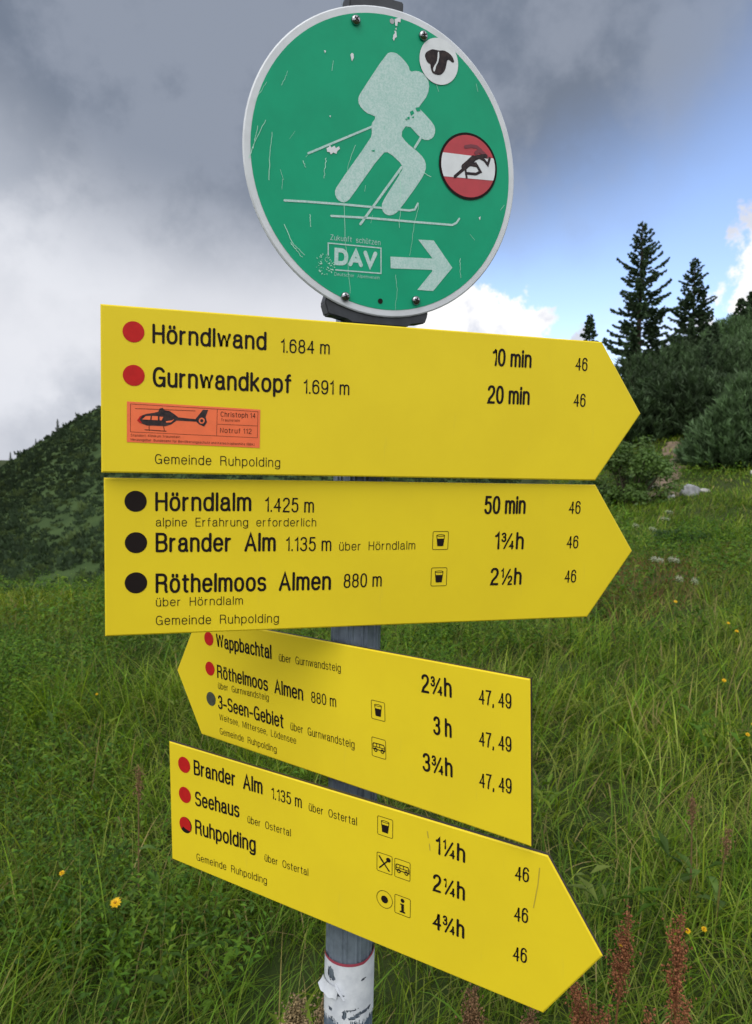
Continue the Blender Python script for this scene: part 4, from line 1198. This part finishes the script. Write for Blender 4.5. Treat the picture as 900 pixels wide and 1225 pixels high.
M_BARK = mat_leaf('bark', 0, .9)
M_NEEDLE = mat_leaf('needles', .15, .6, spec=.25)
def spruce(x, y, meshes, label, scale=1.0, rz=0.0, zoff=-.1, group='spruces on the slope', parts=True):
    root = empty('spruce_tree', None, (x, y, float(ground(x, y)) + zoff))
    root.scale = (scale,) * 3; root.rotation_euler = (0, 0, rz)
    tag(root, label, 'spruce tree', group)
    link_mesh_shared('trunk', meshes[0], M_BARK, root); link_mesh_shared('crown', meshes[1], M_NEEDLE, root)
    return root


def link_mesh_shared(name, me, mat, parent):
    if not me.materials: me.materials.append(mat)
    o = bpy.data.objects.new(name, me); COL.objects.link(o); o.parent = parent
    return o


def pine_bush_mesh(rad, h, seed, nshoot=620):
    """mountain pine: many rising brush-like shoots over a lumpy dome"""
    r = np.random.default_rng(seed); st = Acc(); fo = Acc()
    lob = r.normal(0, 1, (9, 3)); lob[:, 2] = np.abs(lob[:, 2]); lob /= np.linalg.norm(lob, axis=1)[:, None]; la = r.uniform(-.28, .32, 9)
    dv = r.normal(0, 1, (nshoot, 3)); dv[:, 2] = np.abs(dv[:, 2]) * 1.1 - .25; dv /= np.linalg.norm(dv, axis=1)[:, None]
    k = 1 + (np.exp(5 * (dv @ lob.T - 1)) * la).sum(1)
    q = k * (r.random(nshoot) ** .30)
    P = dv * np.array([rad, rad, h * .86]) * q[:, None]; P[:, 2] = np.maximum(P[:, 2] + h * .10, .05)
    D = dv * np.array([.55, .55, .3]) + np.array([0, 0, 1.0]) + r.normal(0, .22, dv.shape); D /= np.linalg.norm(D, axis=1)[:, None]
    Ln = r.uniform(.22, .48, nshoot) * (.6 + .25 * h)
    cs = np.array([.044, .076, .032]) * r.uniform(.6, 1.4, (nshoot, 1))
    for i in range(0, nshoot, 14):
        a = P[i] * .95; m = a * np.array([.45, .45, .35]) + np.array([0, 0, .05]); tube(st, [np.array([a[0] * .1, a[1] * .1, -.1]), m, a], [.035, .025, .010], 4, (.06, .046, .036))
    m = 24
    for j in range(m):
        f = j / m
        B = P + D * (Ln * (f * .95 - .1))[:, None]
        ref = r.normal(0, 1, D.shape); S = np.cross(D, ref); S /= np.linalg.norm(S, axis=1)[:, None]
        N = D * 1.0 + S * .6; N /= np.linalg.norm(N, axis=1)[:, None]
        W = np.cross(N, r.normal(0, 1, D.shape)); W /= np.linalg.norm(W, axis=1)[:, None]
        l = (r.uniform(.10, .18, nshoot) * (.8 + .25 * h))[:, None]; w = .007 + .0032 * h
        V = np.stack([B - W * w, B + N * l * .6 - W * w * .9, B + N * l, B + N * l * .6 + W * w * .9, B + W * w], 1)
        b = np.arange(nshoot)[:, None] * 5
        C = cs * r.uniform(.75, 1.3, (nshoot, 1)) * (1 + .35 * f)
        fo.add(V.reshape(-1, 3), None, np.concatenate([b + np.array([[0, 1, 4]]), b + np.array([[1, 3, 4]]), b + np.array([[1, 2, 3]])]), np.repeat(C, 5, 0))
    return st.mesh('stem'), fo.mesh('foliage')


def leaf_bush_mesh(rad, h, seed, n=5200, size=.055, col=(.078, .138, .030)):
    r = np.random.default_rng(seed); st = Acc(); fo = Acc()
    nc = 42
    cc = r.normal(0, 1, (nc, 3)); cc /= np.linalg.norm(cc, axis=1)[:, None]; cc[:, 2] = np.abs(cc[:, 2])
    cc *= (r.random(nc) ** .45)[:, None] * np.array([rad, rad, h * .85]); cc[:, 2] += h * .12
    for c in cc: tube(st, [np.array([c[0] * .12, c[1] * .12, -.1]), c * np.array([.55, .55, .5]), c], [.022, .014, .006], 4, (.07, .055, .04))
    i = r.integers(0, nc, n)
    off = r.normal(0, 1, (n, 3)); off /= np.linalg.norm(off, axis=1)[:, None]
    P = cc[i] + off * (r.random(n) ** .5)[:, None] * rad * np.array([.27, .27, .22])
    P[:, 2] = np.maximum(P[:, 2], .03)
    cl = r.uniform(.75, 1.3, nc)
    C = np.array(col) * (cl[i] * r.uniform(.75, 1.3, n))[:, None]
    nr = off * .7 + np.array([0, 0, .7]) + r.normal(0, .3, (n, 3))
    leaves(P, size * r.uniform(.6, 1.4, n), nr, r.uniform(0, 6.28, n), C, fo, .62)
    return st.mesh('stem'), fo.mesh('foliage')


M_LEAF = mat_leaf('shrub_leaf', .3, .5)
def shrub(name, x, y, meshes, label, cat, group, mat, scale=1.0, rz=0.0, zoff=-.08, sz=None, tint=None):
    root = empty(name, None, (x, y, float(ground(x, y)) + zoff))
    root.scale = sz or (scale,) * 3; root.rotation_euler = (0, 0, rz)
    tag(root, label, cat, group)
    link_mesh_shared('stem', meshes[0], M_BARK, root); fo = link_mesh_shared('foliage', meshes[1], mat, root)
    if tint is not None: fo.material_slots[0].link = 'OBJECT'; fo.material_slots[0].material = tint
    return root


ground_mesh()

# ------------------------------------------------------------------ far hillside on the left
RID_A = [-1.1, -.75, -.527, -.45, -.385, -.25, -.12, 0, .12, .25, .4, .6]
RID_E = [-.06, -.048, -.020, .026, .066, .146, .172, .145, .085, .02, -.05, -.09]
HY0, HY1 = 95.0, 262.0
def hill_z(az, s):
    top = 1.6 + np.interp(az, RID_A, RID_E) * HY1
    foot = -27.0
    z = foot + (top - foot) * np.clip(s, 0, 1) ** 1.05
    z = z - np.maximum(s - 1, 0) * 110
    x = az * (HY0 + (HY1 - HY0) * s); y = HY0 + (HY1 - HY0) * s
    return z + (.5 * vnoise(x, y, .07, 31) + .3 * vnoise(x, y, .2, 32)) * np.clip(s * 4, 0, 1)


def hillside():
    az = np.linspace(-1.1, .6, 180); s = np.linspace(-.05, 1.6, 110)
    A, S = np.meshgrid(az, s, indexing='ij')
    Y = HY0 + (HY1 - HY0) * S; X = A * Y; Z = hill_z(A, S)
    V = np.stack([X, Y, Z], -1).reshape(-1, 3); n = len(s)
    i = np.arange(len(az) - 1)[:, None] * n; j = np.arange(n - 1)[None]
    Q = np.stack([i + j, i + n + j, i + n + j + 1, i + j + 1], -1).reshape(-1, 4)
    m, k, p = new_mat('hill_grass')
    o = k.n('ShaderNodeTexCoord').outputs['Object']
    c = k.mix(k.ss(k.noise(o, .06, 6, .65), .38, .62), (.032, .056, .020), (.050, .082, .028))
    k.put(p.inputs['Base Color'], c); p.inputs['Roughness'].default_value = .95; p.inputs['Specular IOR Level'].default_value = .1
    tag(link_mesh('far_hill', mesh_np('far_hill', V, Q), m, None, True), kind='structure')
    # scrub and mountain pine covering it
    r = np.random.default_rng(40); N = 27000
    s = r.uniform(.02, 1.04, N) ** .9; a = r.uniform(-1.0, .42, N)
    y = HY0 + (HY1 - HY0) * s; x = a * y; z = hill_z(a, s)
    cov = vnoise(x, y, .05, 41) + .6 * vnoise(x, y, .13, 42) + 1.2 * (s - .42)
    keep = (cov > -.40) | (r.random(N) < .34)
    x, y, z, s = x[keep], y[keep], z[keep], s[keep]; N = len(x)
    rad = r.uniform(.4, 1.15, N) * (1 + .9 * (r.random(N) < .05)); hh = rad * r.uniform(.8, 1.7, N)
    tint = np.where((r.random(N) < .24)[:, None], [[.048, .078, .030]], [[.028, .050, .027]]) * r.uniform(.75, 1.3, (N, 1))
    lf = vnoise(x, y, .045, 44) + .6 * vnoise(x, y, .16, 45)
    tint = tint * (.92 + 1.3 * np.clip(.5 - s, 0, 1) + .38 * lf)[:, None] * np.array([1.12, 1, 1])
    K = 20
    d = r.normal(0, 1, (N, K, 3)); d[..., 2] = np.abs(d[..., 2]); d /= np.linalg.norm(d, axis=2)[..., None]
    q = r.uniform(.45, 1.0, (N, K, 1))
    P = d * q * np.stack([rad, rad, hh * .7], -1)[:, None]; P[..., 0] += x[:, None]; P[..., 1] += y[:, None]; P[..., 2] += z[:, None] - .15
    th = r.normal(0, .7, (N, K, 1)); u = np.concatenate([np.cos(th), np.sin(th), np.zeros_like(th)], 2)
    sz = rad[:, None, None] * r.uniform(.14, .30, (N, K, 1))
    up = np.concatenate([d[..., :2] * .5 + r.normal(0, .25, (N, K, 2)), r.uniform(.9, 1.9, (N, K, 1))], 2)
    V = np.stack([P - u * sz, P + u * sz, P + up * sz * 1.25 + u * sz * .5, P + up * sz * 1.7 - u * sz * .3], 2).reshape(-1, 3)
    Q = np.arange(N * K * 4).reshape(-1, 4)
    C = np.repeat((tint[:, None] * r.uniform(.8, 1.22, (N, K, 1))).reshape(-1, 3), 4, 0)
    tag(link_mesh('hillside_scrub', mesh_np('hillside_scrub', V, Q, C), mat_leaf('scrub_leaf', .35, .8, spec=.1)), 'dark pine scrub covering the far hillside', 'scrub', kind='stuff')


hillside()

# ------------------------------------------------------------------ right slope: spruces, mountain pines, shrub
big = spruce_mesh(7.7, 2.35, 101, .72, .06, .04)
mid = spruce_mesh(5.7, 1.75, 102, .72, .05, .05)
sml = spruce_mesh(4.7, .95, 103, 1.0, .0, .02)
rag = spruce_mesh(3.4, .95, 104, .8, .1, .3)
def fit_spruce(x, y, top, meshes, h, label, rz=0.0):
    g = float(ground(x, y)) - .1
    return spruce(x, y, meshes, label, (top - g) / h, rz)
fit_spruce(10.81, 30, 11.30, big, 7.7, 'tallest dark spruce standing against the blue sky beyond the sign tips', 0.3)
fit_spruce(13.90, 32, 10.42, mid, 5.7, 'medium slim spruce just beside the tallest one', 1.1)
fit_spruce(9.92, 34, 8.35, sml, 4.7, 'small narrow spruce whose top peeks over the corner of the topmost yellow sign', 2.0)
fit_spruce(16.45, 33, 8.95, rag, 3.4, 'ragged low spruce rising from the mountain pines beside the white cloud', .6)
fit_spruce(17.5, 34, 9.5, rag, 3.4, 'ragged low spruce farthest to the right, behind the mountain pines', 2.6)
fit_spruce(15.4, 34.5, 7.6, sml, 4.7, 'short spruce half buried in the pines between the slim spruce and the ragged ones', 4.0)
fit_spruce(11.5, 25.2, 5.75, sml, 4.7, 'young spruce poking out of the mountain pines right of the tallest spruce', .9)
fit_spruce(12.9, 24.6, 5.30, sml, 4.7, 'young spruce rising above the big bushy pine', 1.9)
fit_spruce(9.2, 24.0, 4.55, sml, 4.7, 'young spruce just right of the topmost sign tip', 2.9)
fit_spruce(13.0, 28.0, 6.9, rag, 3.4, 'young ragged spruce among the pines under the slim spruce', 3.9)
fit_spruce(14.9, 27.6, 7.0, sml, 4.7, 'young spruce on the skyline near the right picture edge', 4.9)
HT = spruce_mesh(5.0, 1.0, 105, .5)
for a, s_, h_, lab in ((-.445, .985, 5.2, 'lone spruce standing up from the ridge of the far hill'), (-.512, .99, 3.8, 'tiny spruce low on the ridge of the far hill'), (-.530, .97, 5.4, 'dark spruce at the lowest end of the far ridge, at the picture edge'), (-.476, .995, 2.6, 'stunted spruce on the far ridge below the lone one'), (-.415, 1.0, 2.4, 'stunted spruce on the far ridge above the lone one')):
    y_ = HY0 + (HY1 - HY0) * s_; z_ = float(hill_z(np.array(a), np.array(s_)))
    root = empty('spruce_tree', None, (a * y_, y_, z_ - .2)); root.scale = (h_ / 5.0,) * 3; root.rotation_euler = (0, 0, a * 40)
    tag(root, lab, 'spruce tree', 'spruces on the far ridge')
    link_mesh_shared('trunk', HT[0], M_BARK, root); link_mesh_shared('crown', HT[1], M_NEEDLE, root)

PB = [pine_bush_mesh(1.5, 2.5, 201, 2300), pine_bush_mesh(1.35, 2.4, 202, 900), pine_bush_mesh(1.5, 2.7, 203, 900), pine_bush_mesh(1.2, 2.2, 204, 700)]
pines = [  # x, y, mesh, scale, rot, label
    (9.95, 19.6, 0, (1.05, 1.0, 1.02), 0.0, 'big bushy mountain pine in front, upright shoots catching the light'),
    (12.6, 21.0, 2, (1.05, 1.05, 1.0), 1.0, 'bushy mountain pine at the right edge of the slope beside the big one'),
    (10.5, 24.0, 1, (1.1, 1.1, 1.1), 2.0, 'dark mountain pine in the shaded gap behind the path end'),
    (9.9, 25.6, 3, (1.25, 1.2, 1.2), 0.4, 'shaded mountain pine under the tallest spruce'),
    (8.7, 24.4, 1, (.95, 1.0, .95), 3.0, 'dark mountain pine behind the pale green shrub'),
    (12.4, 26.2, 2, (1.0, 1.0, 1.05), 4.1, 'dark mountain pine under the slim spruce'),
    (14.2, 26.6, 0, (1.05, 1.0, 1.05), 2.2, 'tall mountain pine topping the big bushy one'),
    (9.0, 27.6, 3, (1.1, 1.1, 1.1), 1.5, 'mountain pine left of the tallest spruce, behind the sign tip'),
    (16.4, 27.2, 2, (1.1, 1.1, 1.1), 5.2, 'mountain pine beyond the right picture edge, behind the front pair'),
    (11.9, 29.4, 1, (1.2, 1.2, 1.15), .9, 'mountain pine at the foot of the tallest spruce, on its right'),
    (15.2, 30.2, 0, (1.05, 1.1, 1.05), 3.6, 'mountain pine on the skyline under the white cloud'),
    (17.6, 31.2, 2, (1.1, 1.1, 1.1), .2, 'mountain pine on the skyline at the right picture edge'),
    (9.1, 31.0, 3, (1.1, 1.1, 1.0), 2.8, 'mountain pine below the small narrow spruce'),
    (13.4, 31.6, 1, (1.2, 1.1, 1.1), 5.9, 'mountain pine round the foot of the slim spruce'),
    (15.6, 24.0, 1, (1.2, 1.2, 1.2), 1.9, 'mountain pine right of the tall one, beyond the picture edge'),
    (11.2, 22.4, 3, (1.0, 1.0, 1.0), 5.0, 'low dark mountain pine tucked behind the big bushy one'),
    (7.6, 29.0, 1, (1.0, 1.0, .9), 4.4, 'mountain pine farthest left on the slope, hidden by the signs'),
]
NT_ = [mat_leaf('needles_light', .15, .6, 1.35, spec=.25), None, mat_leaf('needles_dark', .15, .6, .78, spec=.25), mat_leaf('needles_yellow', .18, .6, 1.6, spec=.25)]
for q_, (x, y, k_, sc_, rz, lab) in enumerate(pines):
    sc_ = (sc_[0], sc_[1], sc_[2] * (.98 if y < 20 else 1.0 if x > 14 else .78))
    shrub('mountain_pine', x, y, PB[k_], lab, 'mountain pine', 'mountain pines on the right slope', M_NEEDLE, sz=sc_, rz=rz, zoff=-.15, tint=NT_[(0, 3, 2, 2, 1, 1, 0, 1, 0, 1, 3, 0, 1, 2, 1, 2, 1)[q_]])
LB = leaf_bush_mesh(.95, 1.75, 301, 6500, .075)
LB2 = leaf_bush_mesh(.75, .95, 302, 3600, .070, (.040, .085, .024))
shrub('leafy_shrub', 5.35, 15.0, LB, 'pale green leafy shrub beside the tips of the two upper signs', 'leafy shrub', 'leafy shrubs', M_LEAF)
shrub('leafy_shrub', 4.55, 15.6, LB2, 'low leafy shrub left of the pale green one, behind the sign tips', 'leafy shrub', 'leafy shrubs', M_LEAF, rz=1.0)
shrub('leafy_shrub', 6.05, 16.6, LB2, 'low leafy shrub at the near end of the dirt path', 'leafy shrub', 'leafy shrubs', M_LEAF, scale=.75, rz=2.2)
shrub('leafy_shrub', 4.1, 9.6, LB2, 'low dark leafy tuft on the grass slope below the boulder', 'leafy shrub', 'leafy shrubs', M_LEAF, sz=(.55, .55, .38), rz=3.3)

# ------------------------------------------------------------------ dirt path and boulders
def dirt_path():
    ctr = np.array([(6.2, 15.6), (6.75, 16.9), (7.15, 17.9), (7.75, 18.9), (8.45, 20.0), (9.0, 21.2), (9.35, 22.6)])
    T = np.linspace(0, len(ctr) - 1, 40); cx = np.interp(T, range(len(ctr)), ctr[:, 0]); cy = np.interp(T, range(len(ctr)), ctr[:, 1])
    tx, ty = np.gradient(cx), np.gradient(cy); l = np.hypot(tx, ty)
    W = .34 + .12 * np.sin(T * 5) + .05 * rng.normal(0, 1, 40)
    V = []
    for i in range(40):
        for s in np.linspace(-1, 1, 7):
            x = cx[i] - ty[i] / l[i] * s * W[i]; y = cy[i] + tx[i] / l[i] * s * W[i]
            V.append((x, y, float(ground(x, y)) + .06 - .05 * abs(s) ** 3 + .012 * rng.normal()))
    Q = [(i * 7 + j, i * 7 + j + 1, i * 7 + j + 8, i * 7 + j + 7) for i in range(39) for j in range(6)]
    m = mat_plain('dirt', (.20, .145, .10), .95, var=.45, scale=4, bump=.6)
    tag(link_mesh('dirt_path', mesh_np('dirt_path', V, np.array(Q)), m, None, True), kind='structure')
dirt_path()


def boulder(x, y, sx, sy, sz, seed, label, col, lift=0.0):
    bm = bmesh.new(); bmesh.ops.create_icosphere(bm, subdivisions=4, radius=1)
    r = np.random.default_rng(seed); pl = r.normal(0, 1, (14, 3)); pl /= np.linalg.norm(pl, axis=1)[:, None]; pd = r.uniform(.62, .95, 14)
    for v in bm.verts:
        c = np.array(v.co)
        k = min(1, min((pd[i] / max(c @ pl[i], 1e-3)) for i in range(14) if c @ pl[i] > .2) if any(c @ pl[i] > .2 for i in range(14)) else 1)
        c = c * k * (1 + .03 * math.sin(9 * c[0] + seed) * math.sin(8 * c[1]) * math.sin(7 * c[2]))
        v.co = Vector((c[0] * sx, c[1] * sy, c[2] * sz))
    m = mat_plain('limestone', col, .9, var=.4, scale=9, bump=.7)
    o = link_mesh('boulder', bm_mesh('boulder', bm), m, None, True)
    o.location = (x, y, float(ground(x, y)) + sz * .55 + lift)
    tag(o, label, 'boulder', 'limestone boulders on the slope')
boulder(6.86, 15.6, .24, .20, .17, 1, 'large flat grey boulder in the grass below the dirt path', (.30, .31, .33))
boulder(7.25, 15.75, .13, .09, .07, 2, 'small pale flat stone touching the right end of the large grey boulder', (.36, .36, .33))
boulder(6.05, 14.6, .08, .08, .11, 3, 'small white stone left of the large grey boulder', (.50, .50, .48))
boulder(6.62, 17.1, .10, .08, .10, 4, 'small white stone at the near end of the dirt path', (.46, .44, .40))
boulder(9.3, 17.6, .10, .08, .10, 5, 'white stone lying alone at the right picture edge of the slope', (.52, .52, .50))


# ------------------------------------------------------------------ docks, flowers, umbels
def stalk_seeds(P, r, n, rad, size, col, acc):
    k_ = r.integers(0, len(P), n); wh = (.45 + .75 * np.abs(np.sin(k_ * .55 + len(P))))[:, None]
    c = P[k_] + r.normal(0, rad, (n, 3)) * wh
    d = r.normal(0, 1, (n, 3)); d /= np.linalg.norm(d, axis=1)[:, None]
    e = np.cross(d, r.normal(0, 1, (n, 3))); e /= np.linalg.norm(e, axis=1)[:, None]; g = np.cross(d, e)
    s = (size * r.uniform(.6, 1.4, n))[:, None]
    V = np.stack([c + d * s, c + e * s * .7, c - d * s, c - e * s * .7, c + g * s * .45, c - g * s * .45], 1)
    b = np.arange(n)[:, None] * 6
    T = np.concatenate([b + np.array([t]) for t in ((0, 1, 4), (1, 2, 4), (2, 3, 4), (3, 0, 4), (1, 0, 5), (2, 1, 5), (3, 2, 5), (0, 3, 5))])
    acc.add(V.reshape(-1, 3), None, T, np.repeat(np.array(col) * r.uniform(.6, 1.4, (n, 1)), 6, 0))


M_DOCK = mat_leaf('dock_seed', .15, .7)
def dock(x, y, ztop, seed, label, col=(.27, .105, .045), dense=1.0, length=.30, nbr=6, group='rusty red dock plants', spread=1.0):
    r = np.random.default_rng(seed); g = float(ground(x, y)); h = ztop - g
    root = empty('dock_plant', None, (x, y, g)); tag(root, label, 'dock plant', group)
    lx, ly = r.normal(0, .035, 2); t = np.linspace(0, 1, 12)
    S = np.stack([lx * t ** 1.6, ly * t ** 1.6, -.02 + (h + .02) * t], 1)
    st = Acc(); sd = Acc(); tube(st, S, np.linspace(.0042, .0012, 12), 6, np.array(col) * .75 + np.array([.015, .03, .008]))
    k = t > 1 - length / h * .85
    core = np.stack([np.interp(np.linspace(0, 1, 40), np.linspace(0, 1, k.sum()), S[k][:, q]) for q in range(3)], 1)
    stalk_seeds(core, r, int(200 * dense), .0062, .0031, col, sd)
    for b in range(nbr):
        f = 1 - length / h * (1 - b / nbr * .72); p0 = np.array([np.interp(f, t, S[:, q]) for q in range(3)])
        a = r.uniform(0, 6.28); L = length * r.uniform(.22, .55) * (1 - .55 * b / nbr)
        u = np.linspace(0, 1, 8)[:, None]
        B = p0 + u * L * np.array([[math.cos(a) * .34 * spread, math.sin(a) * .34 * spread, .92]]) + u ** 2 * np.array([[0, 0, .01]])
        tube(st, B, np.linspace(.0018, .0007, 8), 4, np.array(col) * .8)
        stalk_seeds(B[1:], r, int(100 * dense), .0060 * (1 + .4 * spread), .0031, np.array(col) * r.uniform(.8, 1.25), sd)
    link_mesh('stem', st.mesh('stem'), M_DOCK, root); link_mesh('seed_head', sd.mesh('seed_head'), M_DOCK, root)
    lf = Acc(); n = 4; a = r.uniform(0, 6.28, n); zz = r.uniform(.05, h * .5, n)
    for i in range(n):
        L = r.uniform(.05, .10); u = np.linspace(0, 1, 7); w = .012 * np.sin(np.pi * (u * .9 + .08))
        c = np.stack([math.cos(a[i]) * L * u * .8, math.sin(a[i]) * L * u * .8, zz[i] + L * (.75 * u - .7 * u * u)], 1); s_ = np.array([-math.sin(a[i]), math.cos(a[i]), 0])
        V = np.concatenate([c - s_ * w[:, None], c + s_ * w[:, None]]); Q = [(j, j + 7, j + 8, j + 1) for j in range(6)]
        lf.add(V, Q, None, np.array([.08, .14, .022]) * r.uniform(.7, 1.3))
    link_mesh('leaves', lf.mesh('leaves'), M_LEAF, root)


DK = [
    (.475, 1.35, .725, 'tall slender rust-red dock just right of the lowest sign tip', 1.0, .20),
    (.414, 1.25, .656, 'thick rust-red dock below the tip of the lowest sign', 1.3, .24),
    (.609, 1.35, .702, 'tallest rust-red dock of the right-hand clump, standing free in the grass', 1.2, .24),
    (.572, 1.30, .612, 'rust-red dock leaning beside the tallest of the right-hand clump', .9, .2),
    (.494, 1.20, .627, 'short rust-red dock at the bottom edge between the sign tip and the right-hand clump', 1.1, .2),
    (.665, 1.25, .594, 'short rust-red dock nearest the bottom right corner', .9, .18),
    (.180, 1.30, .585, 'faded brown dock under the slanting lower edge of the lowest sign, nearest the post', .6, .16),
    (.209, 1.22, .600, 'faded brown dock under the lowest sign, second from the post', .8, .16),
    (.391, 1.28, .583, 'rust-red dock close under the tip of the lowest sign, behind the thick one', 1.0, .18),
    (.317, 1.30, .535, 'pale brown dock at the bottom edge under the point of the lowest sign', .6, .14),
    (-.79, 2.30, .576, 'single reddish dock in the grass left of the lowest sign', .28, .12),
    (1.028, 2.20, .548, 'brownish dock far right in the meadow, at mid height', .25, .11),
    (1.062, 2.10, .491, 'pale dock just below the brownish one far right', .25, .10)]
for i, (x, y, zt, lab, de, ln) in enumerate(DK):
    c = (.27, .105, .045) if de >= .9 else (.22, .125, .06)
    dock(x, y, zt, 500 + i, lab, c, de, ln, spread=.7)
dock(-.112, 1.10, .705, 560, 'dense tan seed head right beside the foot of the post', (.26, .19, .10), 2.2, .14, 11, 'tan seed heads by the post', 1.5)
dock(-.150, 1.15, .655, 561, 'pale tan seed head left of the dense one by the post', (.27, .20, .10), 1.6, .12, 9, 'tan seed heads by the post', 1.3)

M_PETAL = mat_leaf('petal', .3, .5)
def flower_meshes(seed, petals=18, rad=.016):
    r = np.random.default_rng(seed); st = Acc(); hd = Acc(); ce = Acc()
    t = np.linspace(0, 1, 8); lean = r.normal(0, .05, 2)
    tube(st, np.stack([lean[0] * t ** 2, lean[1] * t ** 2, .36 * t - .03 * (1 - t)], 1), .0013, 5, (.05, .085, .02))
    top = np.array([lean[0], lean[1], .36])
    for ring, (rr, up) in enumerate(((rad, .15), (rad * .68, .5))):
        for i in range(petals):
            a = 6.283 * i / petals + ring * .2 + r.normal(0, .06); L = rr * r.uniform(.85, 1.12); w = rad * .17
            d = np.array([math.cos(a), math.sin(a), up]); s = np.array([-math.sin(a), math.cos(a), 0])
            hd.add([top + d * .002, top + d * L * .6 - s * w, top + d * L, top + d * L * .6 + s * w], [(0, 1, 2, 3)], None, np.array([.78, .50, .012]) * r.uniform(.85, 1.1))
    for k in range(26):
        a = r.uniform(0, 6.28); q = rad * .28 * r.random() ** .5; c = top + np.array([q * math.cos(a), q * math.sin(a), .003 + .002 * r.random()])
        ce.add([c + [.0012, 0, 0], c + [-.0006, .001, 0], c + [-.0006, -.001, 0], c + [0, 0, .002]], None, [(0, 1, 3), (1, 2, 3), (2, 0, 3)], (.60, .30, .01))
    return st.mesh('stem'), hd.mesh('petals'), ce.mesh('flower_centre')
FM = [flower_meshes(601), flower_meshes(602), flower_meshes(603, 14)]
FL = [
    (-.803, 2.204, 0, 1.25, 'largest yellow flower, left of the lowest sign, low in the meadow'),
    (-1.020, 2.398, 1, .7, 'small yellow flower above and left of the largest one'),
    (-1.101, 2.190, 2, .65, 'pale small yellow flower near the left picture edge'),
    (1.754, 3.716, 1, .9, 'yellow flower in mid meadow right of the left-pointing sign, nearest its upper corner'),
    (1.567, 3.102, 0, .9, 'yellow flower near the right edge, upper one of a close pair'),
    (1.555, 3.004, 2, .75, 'orange yellow bud just below the upper one of the pair at right'),
    (1.380, 2.559, 0, 1.15, 'large yellow flower cut by the right picture edge'),
    (2.207, 5.407, 1, 1.1, 'yellow flower high on the slope below the boulders'),
    (2.196, 4.601, 0, .8, 'left one of two tiny yellow flowers high in the meadow at right'),
    (2.214, 4.400, 2, .9, 'right one of two tiny yellow flowers high in the meadow at right'),
    (.813, 1.945, 1, .6, 'small yellow flower above the tall docks, left of its neighbour'),
    (.885, 1.930, 2, .6, 'small yellow flower above the tall docks, right of its neighbour'),
    (.624, 1.922, 0, .6, 'pale yellow flower at the tip of the lowest sign'),
    (-2.127, 4.032, 1, .7, 'yellow speck of a flower at the left picture edge'),
    (-1.527, 4.072, 2, .6, 'yellow speck of a flower left of the left-pointing tip')]
for x, y, k_, sc_, lab in FL:
    g = float(ground(x, y)); root = empty('meadow_flower', None, (x, y, g)); root.scale = (sc_ * .85, sc_ * .85, .34 / .36 + .1 * (sc_ - .8)); root.rotation_euler = (-.25 if y < 3 else -.1, 0, x * 7)
    root.rotation_euler = (0.55, 0, 0)
    tag(root, lab, 'yellow flower', 'yellow flowers scattered in the meadow')
    for nm, me in zip(('stem', 'petals', 'flower_centre'), FM[k_]): link_mesh_shared(nm, me, M_PETAL, root)


def umbel_meshes(seed):
    r = np.random.default_rng(seed); st = Acc(); hd = Acc()
    t = np.linspace(0, 1, 6); tube(st, np.stack([0 * t, 0 * t, .36 * t - .02], 1), .0025, 5, (.05, .08, .025))
    for i in range(16):
        a = r.uniform(0, 6.28); q = .05 * r.random() ** .5; e = np.array([q * math.cos(a), q * math.sin(a), .40 - q * q * 9])
        tube(st, np.array([[0, 0, .35], (np.array([0, 0, .35]) + e) / 2 + [0, 0, .005], e]), .001, 4, (.06, .09, .03))
        for k in range(14):
            c = e + r.normal(0, .007, 3) * [1, 1, 1.5]; s = .006; b = r.uniform(0, 6.28)
            hd.add([c + [s * math.cos(b), s * math.sin(b), 0], c + [-s * math.sin(b), s * math.cos(b), .001], c - [s * math.cos(b), s * math.sin(b), 0], c - [-s * math.sin(b), s * math.cos(b), -.001]], [(0, 1, 2, 3)], None, (.66, .68, .60))
    return st.mesh('stem'), hd.mesh('flower_head')
UM = umbel_meshes(701)
for x, y, s_, lab in ((2.654, 6.689, 1.1, 'left white flower head of the pair beside the second sign tip'), (2.763, 6.571, .95, 'right white flower head of the pair beside the second sign tip'),
                      (3.452, 8.873, .9, 'white flower head higher on the slope, near the shrub'), (4.507, 10.956, 1.1, 'white flower head just under the large grey boulder'),
                      (3.983, 9.809, 1.2, 'white flower head between the boulder and the lower pair'), (3.378, 9.245, .8, 'faint white flower head nearest the sign tips, beside the shrub'),
                      (2.440, 5.674, .55, 'small white flower head below the pair, the left of two'), (2.487, 5.507, .5, 'small white flower head below the pair, the right of two')):
    root = empty('white_umbel', None, (x, y, float(ground(x, y)))); root.scale = (s_, s_, .95); tag(root, lab, 'white flower', 'white flower heads on the slope')
    link_mesh_shared('stem', UM[0], M_PETAL, root); link_mesh_shared('flower_head', UM[1], M_PETAL, root)

meadow_grass()
meadow_herbs()
